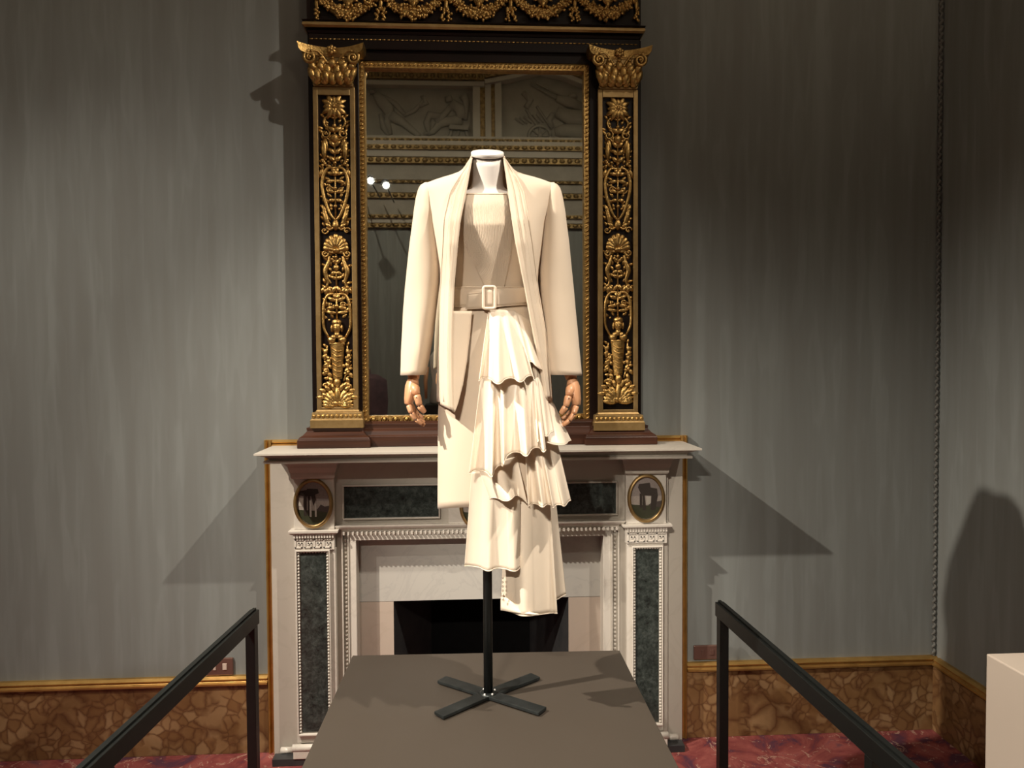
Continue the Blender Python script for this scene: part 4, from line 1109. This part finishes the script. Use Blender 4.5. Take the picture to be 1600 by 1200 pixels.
ruffle([(737, 735, .128), (775, 735, .133), (812, 735, .125)], [(727, 887, .145), (760, 889, .165), (790, 891, .18), (815, 888, .15)], 2.0, .026, 3, 3.5, 3.6, seed=8, nu=110)
ruffle([(790, 760, .110), (825, 760, .112), (858, 760, .09)], [(783, 953, .085), (812, 960, .145), (845, 961, .15), (870, 957, .11)], 1.4, .020, 1.5, 2, 4.3, seed=9, nu=100)
ruffle([(850, 760, .07), (860, 765, .04), (867, 770, .0)], [(856, 936, .07), (870, 936, .05), (884, 930, .01)], .8, .008, 1, 1, 0, seed=10, nu=40)
# curved hem facing at the lower left of the tail, with its row of small buttons
rings = []
for j in range(25):
    t = j / 24; u0 = 782.5 + 60 * t; vl = 953.5 + 6.5 * sin(t * pi / 2); w = 27 * (1 - t) ** 1.6 + .6
    rings.append([G(u0 + (0 if i == 0 else 0), vl - w * i / 4, .120 + .062 * sin(t * pi / 2 * .95) - .012 * i / 4) for i in range(5)])
MB().loft(rings, False).build('hem_facing', 'satin', DR, solid=.002)
for k in range(6):
    o = MB().ball(G(785.5, 903 + k * 6.6, .135), (.0029, .0026, .0036), 8, 6).build('button', 'satin', DR)

# ================================================================== BELT
BE = thing('belt', 'wide cream fabric belt with a covered rectangular buckle over the dress waist', 'belt', (cxm, YM, G(763, 482).z))
rings = []
for j in range(7):
    t = j / 6; ring = []
    for k in range(56):
        a = 2 * pi * k / 56; c, s_ = cos(a), sin(a)
        top_ = 449 + 0 * c; bot_ = 480 - 5 * (c > 0) * c - (-1.5 * c if c < 0 else 0)
        v = top_ + (bot_ - top_) * t; bul = .0025 * sin(pi * t)
        ring.append(G(765.5 + (60.5 + bul / KM) * c, v, (.110 + bul) * -s_ if s_ < 0 else -(.104 + bul) * s_))
    rings.append(ring)
st = MB().loft(rings, True).build('belt_strap', 'crepe', BE, solid=.0022)
for r_ in (rings[0], rings[-1]):
    MB().tube([p + Vector((0, -.0012, 0)) if p.y < YM else p + Vector((0, .0012, 0)) for p in r_] + [r_[0]], .0017, 6).build('piping', 'crepe', st)
# loose end layer on the left of the buckle
rings = []
for j in range(7):
    t = j / 6; ring = []
    for i in range(14):
        u = 731 + (768 - 731) * i / 13; q = (u - 765.5) / 62; d = .110 * sqrt(1 - q * q) + .006 + .003 * sin(pi * t)
        vt = 459 - 2.5 * (i / 13); vb = 482.5 - 1.5 * (i / 13); ring.append(G(u - (3.5 * t if i == 0 else 0), vt + (vb - vt) * t, d))
    rings.append(ring)
o = MB().loft(rings, False).build('belt_end', 'crepe', BE, solid=.003)
for r_ in (rings[0], rings[-1]): MB().tube([p + Vector((0, -.0012, 0)) for p in r_], .0014, 6).build('piping', 'crepe', o)
def rrect(uc, vc, hu, hv, r, d, n=5):
    out = []
    for cu, cv, a0 in ((hu - r, -hv + r, -pi / 2), (hu - r, hv - r, 0), (-hu + r, hv - r, pi / 2), (-hu + r, -hv + r, pi)):
        for i in range(n): a = a0 + i / (n - 1) * pi / 2; out.append(G(uc + cu + r * cos(a), vc + cv + r * sin(a), d))
    return out
P_ = rrect(764.5, 465, 9.0, 17, 3, .124); P_.append(P_[0])
MB().tube(P_, .0041, 10, cap=False).build('buckle', 'satin', BE)
m = MB(); m.loft([[G(u, v, .121 + .003 * cos((u - 764.5) / 7 * 1.3)) for u in (758.5, 761, 764.5, 768, 770.5)] for v in (450.5, 457, 465, 473, 480)], False); m.build('belt_loop', 'crepe', BE, solid=.003)

# ================================================================== JACKET
JK = thing('jacket', 'long cream open-front jacket with padded shoulders and long stitched shawl lapels', 'jacket', (cxm, YM, G(710, 644).z))
EL = [(247, 737.5, .030), (262, 735, .046), (275, 732.5, .062), (290, 730, .078), (310, 726, .098), (345, 719, .128), (380, 715, .140), (420, 711.5, .138), (450, 709, .136), (500, 707, .145), (550, 706, .152), (600, 706.5, .158), (645, 708.5, .160)]
ER = [(247, 786.5, .030), (262, 789, .046), (275, 791, .062), (290, 793, .078), (310, 795.5, .098), (345, 800.5, .128), (380, 806, .140), (420, 814, .138), (450, 820, .132), (500, 829, .124), (550, 839, .115), (600, 848, .105), (645, 855, .10)]
OL = [(247, 735.5, 0), (255, 730, 0), (262, 726, 0), (268, 720, 0), (273, 707, 0), (278, 690, 0), (283, 675, 0), (288, 664, 0), (294, 657.5, 0), (320, 664, 0), (345, 671, 0), (380, 679, 0), (420, 686, 0), (450, 689, 0), (500, 687, 0), (550, 684.5, 0), (600, 683.5, 0), (645, 683, 0)]
OR = [(247, 788.5, 0), (255, 794, 0), (262, 799, 0), (268, 805, 0), (273, 819, 0), (278, 838, 0), (283, 853, 0), (288, 865, 0), (294, 871.5, 0), (320, 864, 0), (345, 854, 0), (380, 848, 0), (420, 842, 0), (440, 840, 0), (470, 843, 0), (500, 850, 0), (550, 857, 0), (600, 861, 0), (645, 863, 0)]
vs_levels = [247, 250, 255, 260, 265, 269, 273, 277, 281, 285, 289, 293, 297, 304, 314, 330, 345, 360, 380, 400, 420, 440, 460, 480, 500, 520, 540, 560, 580, 600, 615, 628]
def jdepth(v):                                     # shoulder region is shallow, chest deeper
    return interp([(247, .0, .052), (262, .012, .07), (275, .022, .08), (298, .05, .10), (345, .085, .125), (450, .09, .11), (628, .11, .15)], v)
rings = []
for v in vs_levels:
    uL, dL = interp(EL, v); uR, dR = interp(ER, v); oL = interp(OL, v)[0]; oR = interp(OR, v)[0]; side, bk = jdepth(v)
    uc = 763
    pts = [(uL, dL), (uL + (oL - uL) * .35, dL * .97), (uL + (oL - uL) * .72, dL * .72 + .0), (oL + (uL - oL) * .06, dL * .36), (oL, 0), (oL + (uc - oL) * .10, -bk * .55), (oL + (uc - oL) * .4, -bk * .95), (uc, -bk * 1.02),
           (oR + (uc - oR) * .4, -bk * .95), (oR + (uc - oR) * .10, -bk * .55), (oR, 0), (oR + (uR - oR) * .06, dR * .36), (uR + (oR - uR) * .72, dR * .72), (uR + (oR - uR) * .35, dR * .97), (uR, dR)]
    cp = crom([(a, b_ * 1000, 0) for a, b_ in pts], 6); ring = []
    for i, p in enumerate(cp):
        t = i / (len(cp) - 1); fr = min(t, 1 - t) * 2    # 0 at the front edges
        wv = .0 if v < 320 else min(1, (v - 320) / 120)
        dd = p.y / 1000 + .004 * wv * sin(t * 44 + v * .006) * (1 if fr > .05 else 0)
        vv = v
        if v > 600:                                    # pointed fronts
            if t < .5: vv = v + (16 if fr < .02 else 16 * max(0, 1 - fr * 6)) * (v - 600) / 28
            else: vv = v - 2 * (v - 600) / 28
        ring.append(G(p.x, vv, dd))
    rings.append(ring)
MB().loft(rings, False).build('jacket_body', 'crepe', JK, solid=.003)
# turned facing behind each front edge
def facing(E, tab, nm):
    rings = []
    for j in range(30):
        v = 486 + (644 - 486) * j / 29; u, d = interp(E, v); w, dd = interp(tab, v)
        rings.append([G(u + w * i / 6, v, d - dd * (i / 6) ** 1.4) for i in range(7)])
    MB().loft(rings, False).build(nm, 'crepe', JK, solid=.002)
facing(EL, [(486, 30, .028), (520, 28, .028), (560, 24, .022), (600, 17, .014), (630, 8, .006), (644, 2, .001)], 'front_facing')
# stitched lapel bands
def band(E, s, tab, nm, v1, seed=0):
    rings = []; n = 24
    lv = [247 + (v1 - 247) * k / 70 for k in range(71)]
    for v in lv:
        u, d = interp(E, v); w = interp(tab, v)[0]
        oL = interp(OL if s < 0 else OR, v)[0]
        ring = []
        for i in range(n + 1):
            t = i / n; uu = u + s * w * t
            frac = min(1, abs(uu - u) / max(1, abs(oL - u)))
            dep = d * (1 - .03 * min(1, frac / .35)) if frac < .35 else d * (.97 - .25 * (frac - .35) / .37)
            lift = .0065 if 0 < t < 1 else .0
            if v < 262: lift *= max(.3, (v - 247) / 15)
            tt = (t * 3) % 1.0; rid = .0042 * (tt ** 1.5) if 0 < t < 1 else 0
            ring.append(G(uu, v + (0 if v < 610 else (-10 * t * (v - 610) / max(1, v1 - 610) if s < 0 else 0)), dep + lift + rid))
        rings.append(ring)
    o = MB().loft(rings, False).build(nm, 'crepe', JK, solid=.002)
    for idx in (0, 8, 16, n - 1):
        MB().tube([r_[idx] + Vector((0, -.0018, 0)) for r_ in rings], .0016, 6).build('piping', 'crepe', o)
    return
band(EL, -1, [(247, 2), (262, 7), (280, 17), (300, 26), (340, 27), (380, 24), (450, 21), (520, 20), (600, 20), (645, 20)], 'lapel', 642)
band(ER, 1, [(247, 2), (262, 8), (280, 18), (300, 25), (340, 27), (380, 27), (450, 21), (520, 21), (600, 13), (645, 8)], 'lapel', 622)
# collar stand behind the neck
rings = []
for j in range(6):
    t = j / 5; ring = []
    for i in range(25):
        a = pi * i / 24; ring.append(G(762 - (25.5 + 8 * t) * cos(a), 244 + 18 * t - 0, .03 - (.052 + .03 + .02 * t) * sin(a)))
    rings.append(ring)
MB().loft(rings, False).build('collar', 'crepe', JK, solid=.003)
# sleeves
def sleeve(tab, s):
    rings = []; n = 32; top_ = tab[0][0]; last = tab[-1][0]
    for k in range(46):
        v = top_ + (last - top_) * (k / 45) ** 1.15
        a_, b_, dc, hd = interp(tab, v)
        uc, hu = (a_ + b_) / 2, (b_ - a_) / 2; ring = []
        for i in range(n):
            an = 2 * pi * i / n; c, s_ = cos(an), sin(an)
            cre = 1 + .055 * sin(3 * an + v * .012 + s) * min(1, (v - top_) / 120) + .012 * noise.noise(Vector((c * 2, s_ * 2, v * .03)))
            vv = v + ((3.5 * -c * s * .5) if k == 45 else 0)
            # cap leans towards the body
            ring.append(G(uc + hu * c * cre, vv - (2.5 * s * -c if v > 560 else 0) * (v - 560) / 28, dc + hd * -s_ * cre))
        rings.append(ring)
    MB().loft(rings, True, True, False).build('sleeve', 'crepe', JK, solid=.0025)
sleeve([(285.5, 664, 672, 0, .012), (289, 658, 676, .0, .03), (295, 654, 679, .0, .048), (308, 650.5, 681, .0, .058), (330, 647, 684, 0, .068), (380, 641, 687, 0, .072), (420, 637.5, 688.5, .005, .07), (450, 634.5, 687, .01, .068), (500, 631, 681, .025, .065), (550, 628, 673, .04, .06), (586, 626.5, 665, .047, .055)], -1)
sleeve([(285.5, 857, 865, 0, .012), (289, 852, 871, .0, .03), (295, 850.5, 875.5, .0, .048), (308, 850, 879, .0, .058), (330, 848, 883, 0, .068), (380, 844, 889.5, 0, .072), (420, 841.5, 893, .005, .07), (450, 841.5, 895.5, .01, .068), (500, 846, 899.5, .025, .065), (550, 852.5, 904, .04, .06), (586, 858, 907.5, .047, .055)], 1)

# ================================================================== BARRIERS
ZR = .80
def barrier(p_end, p_near, post1, post2, lab):
    a = PZ(*p_end, ZR); b_ = PZ(*p_near, ZR); d = (b_ - a).normalized(); far = a + d * 2.2
    t = thing('barrier', lab, 'barrier', (a.x, a.y, .001), 'low black barriers beside the platform')
    h = .046
    o = Vector((0, 0, -h / 2))
    MB().obox(a + o, far + o, .030, h).build('rail', 'black_metal', t, bevel=.0015)
    m = MB()
    MB().obox(a + Vector((0, 0, .002)), far + Vector((0, 0, .002)), .010, .006).build('rail_ridge', 'black_metal', t)
    for s in (.03, .03 + post2, .03 + 2 * post2):
        p = a + d * s
        MB().obox((p.x, p.y, .012), (p.x, p.y, ZR - h), .030, .030, upv=tuple(d)).build('post', 'black_metal', t, bevel=.001)
        MB().box(p.x - .04, p.x + .04, p.y - .05, p.y + .05, .001, .011).build('foot_plate', 'black_metal', t, bevel=.001)
    return a, d
barrier((398, 952), (130, 1198), 0, .83, 'black metal barrier with square posts on the left of the platform')
barrier((1124, 940), (1425, 1199), 0, .85, 'black metal barrier with square posts on the right of the platform')

# ================================================================== SOCKETS
def socket(u0, u1, v0, v1, lab, on):
    x0, x1 = X(u0, -.01, v0), X(u1, -.01, v0); z1, z0 = W(u0, v0, -.01).z, W(u0, v1, -.01).z
    t = thing('wall_socket', lab, 'socket', ((x0 + x1) / 2, -.001, z0), 'bronze switch plates on the wall')
    MB().box(x0, x1, -.012, -.001, z0, z1).build('faceplate', 'socket_bronze', t, bevel=.003)
    w = x1 - x0; h = z1 - z0
    for f, ww in ((.33, .05), (.70, .075)):
        cx = x0 + w * f; MB().box(cx - w * ww, cx + w * ww, -.015, -.011, z0 + h * .33, z0 + h * .70).build('switch', 'socket_switch' if on else 'socket_bronze', t, bevel=.001)
socket(321, 364, 1029, 1056, 'small bronze double switch plate on the wall left of the fireplace, pale switches', True)
socket(1084, 1124, 1009, 1031, 'small dark bronze switch plate on the wall right of the fireplace', False)

# ================================================================== BEIGE PLINTH and the outfit that stands on it, outside the frame
zb = .95
c = PZ(1541, 1021, zb)
bx1 = WX1 - .12
PL = MB().box(c.x, bx1, c.y - .85, c.y, .001, zb).build('display_plinth', 'beige_paint', None, bevel=.003)
tag(PL, 'pale beige painted display plinth cut by the right edge of the picture', 'plinth')

# ================================================================== another exhibit and a visitor across the room, seen only in the glass
def mir(u, v, y): p = W(u, v, 2 * YG - y); return Vector((p.x, y, p.z))
yb2 = -5.0
a = mir(663, 633, yb2 + .17); b_ = mir(726, 633, yb2 + .17)
o = MB().box(a.x, b_.x, yb2 - .17, yb2 + .17, .001, a.z).build('black_plinth', 'black_metal', None, bevel=.003)
tag(o, 'black plinth across the room, reflected in the mirror beside the jacket', 'plinth')
cxx = (a.x + b_.x) / 2; zb2 = a.z + .001
t = thing('bust_form', 'small dress form in white cloth on the black plinth, reflected in the mirror', 'mannequin', (cxx, yb2, zb2))
rings = []
for z, hx, hy in ((0, .14, .11), (.02, .165, .13), (.25, .13, .11), (.36, .145, .11), (.50, .16, .10), (.56, .12, .08), (.585, .05, .05), (.63, .045, .045)):
    rings.append([Vector((cxx + hx * cos(2 * pi * k / 24) * (1 + .05 * sin(k * 2.3)), yb2 + hy * sin(2 * pi * k / 24), zb2 + z)) for k in range(24)])
MB().loft(rings, True, True, True).build('white_drape', 'form_cover', t)
for s_ in (-1, 1):
    MB().tube([(cxx + s_ * .19, yb2 + .02, zb2 + .40), (cxx + s_ * .205, yb2 + .03, zb2 + .25), (cxx + s_ * .20, yb2 + .05, zb2 + .06)], [.026, .022, .014], 8).build('arm', 'hand_wood', t)
vx = mir(588, 600, -4.2)  # dark-clothed visitor in the glass, modelled as a coat on a form
t = thing('visitor_form', 'visitor in a long plum-brown coat, shaped as a dress form, reflected at the lower left of the mirror', 'mannequin', (vx.x - .10, -4.2, .001))
rings = []; zt2 = mir(588, 577, -4.2).z
for f, hx, hy in ((0, .24, .20), (.3, .23, .18), (.6, .19, .14), (.80, .21, .14), (.93, .20, .12), (.965, .12, .08), (.97, .05, .05), (1.0, .045, .045)):
    rings.append([Vector((vx.x - .10 + hx * cos(2 * pi * k / 24) * (1 + .05 * sin(k * 2.3)), -4.2 + hy * sin(2 * pi * k / 24), .002 + zt2 * f)) for k in range(24)])
MB().loft(rings, True, True, True).build('long_coat', 'dark_cloth', t)

# ================================================================== SPOT LAMPS (bodies round the lights, the added fills too)
labs = ['spotlight hanging to the right above the platform', 'spotlight hanging to the left above the platform', 'bright spotlight reflected at the left edge of the mirror, leftmost of two',
        'bright spotlight reflected in the mirror, right one of two', 'added unseen fill spot on the opposite wall aimed at the right-hand dado',
        'added unseen fill spot by the left wall aimed at the silk beside the fireplace', 'added left fill spot brightening the opposite wall', 'added right fill spot brightening the opposite wall', 'added ambience uplight by the left wall', 'added ambience uplight by the right wall']
for i, (loc, d) in enumerate(SPOTS):
    t = thing('spotlight', labs[i], 'spotlight', tuple(loc))
    b0 = loc - d * .02
    q = d.cross(Vector((0, 0, 1))).normalized(); r = q.cross(d)
    def ringat(p, rad): return [p + (q * cos(2 * pi * k / 20) + r * sin(2 * pi * k / 20)) * rad for k in range(20)]
    MB().loft([ringat(loc - d * .14, .03), ringat(loc - d * .135, .042), ringat(loc - d * .04, .045), ringat(loc - d * .04, .040), ringat(loc - d * .05, .038)], True, True, False).build('housing', 'lens_metal', t)
    MB().loft([ringat(loc - d * .052, .028), ringat(loc - d * .05, .022)], True, True, True).build('lens', 'lamp_lens', t)
    if i in (0, 1, 5, 6, 7):
        MB().tube([loc - d * .09 + Vector((0, 0, .03)), (loc.x - d.x * .09, loc.y - d.y * .09, H - .001)], .008, 8).build('drop_rod', 'lens_metal', t)
    elif i >= 8:
        MB().tube([loc - d * .09, (loc.x - d.x * .09, loc.y - d.y * .09, .001)], .012, 8).build('floor_pole', 'lens_metal', t)
    else:
        MB().tube([loc - d * .09, (loc.x - d.x * .09, YB + .2, loc.z + .04)], .008, 8).build('bracket_arm', 'lens_metal', t)
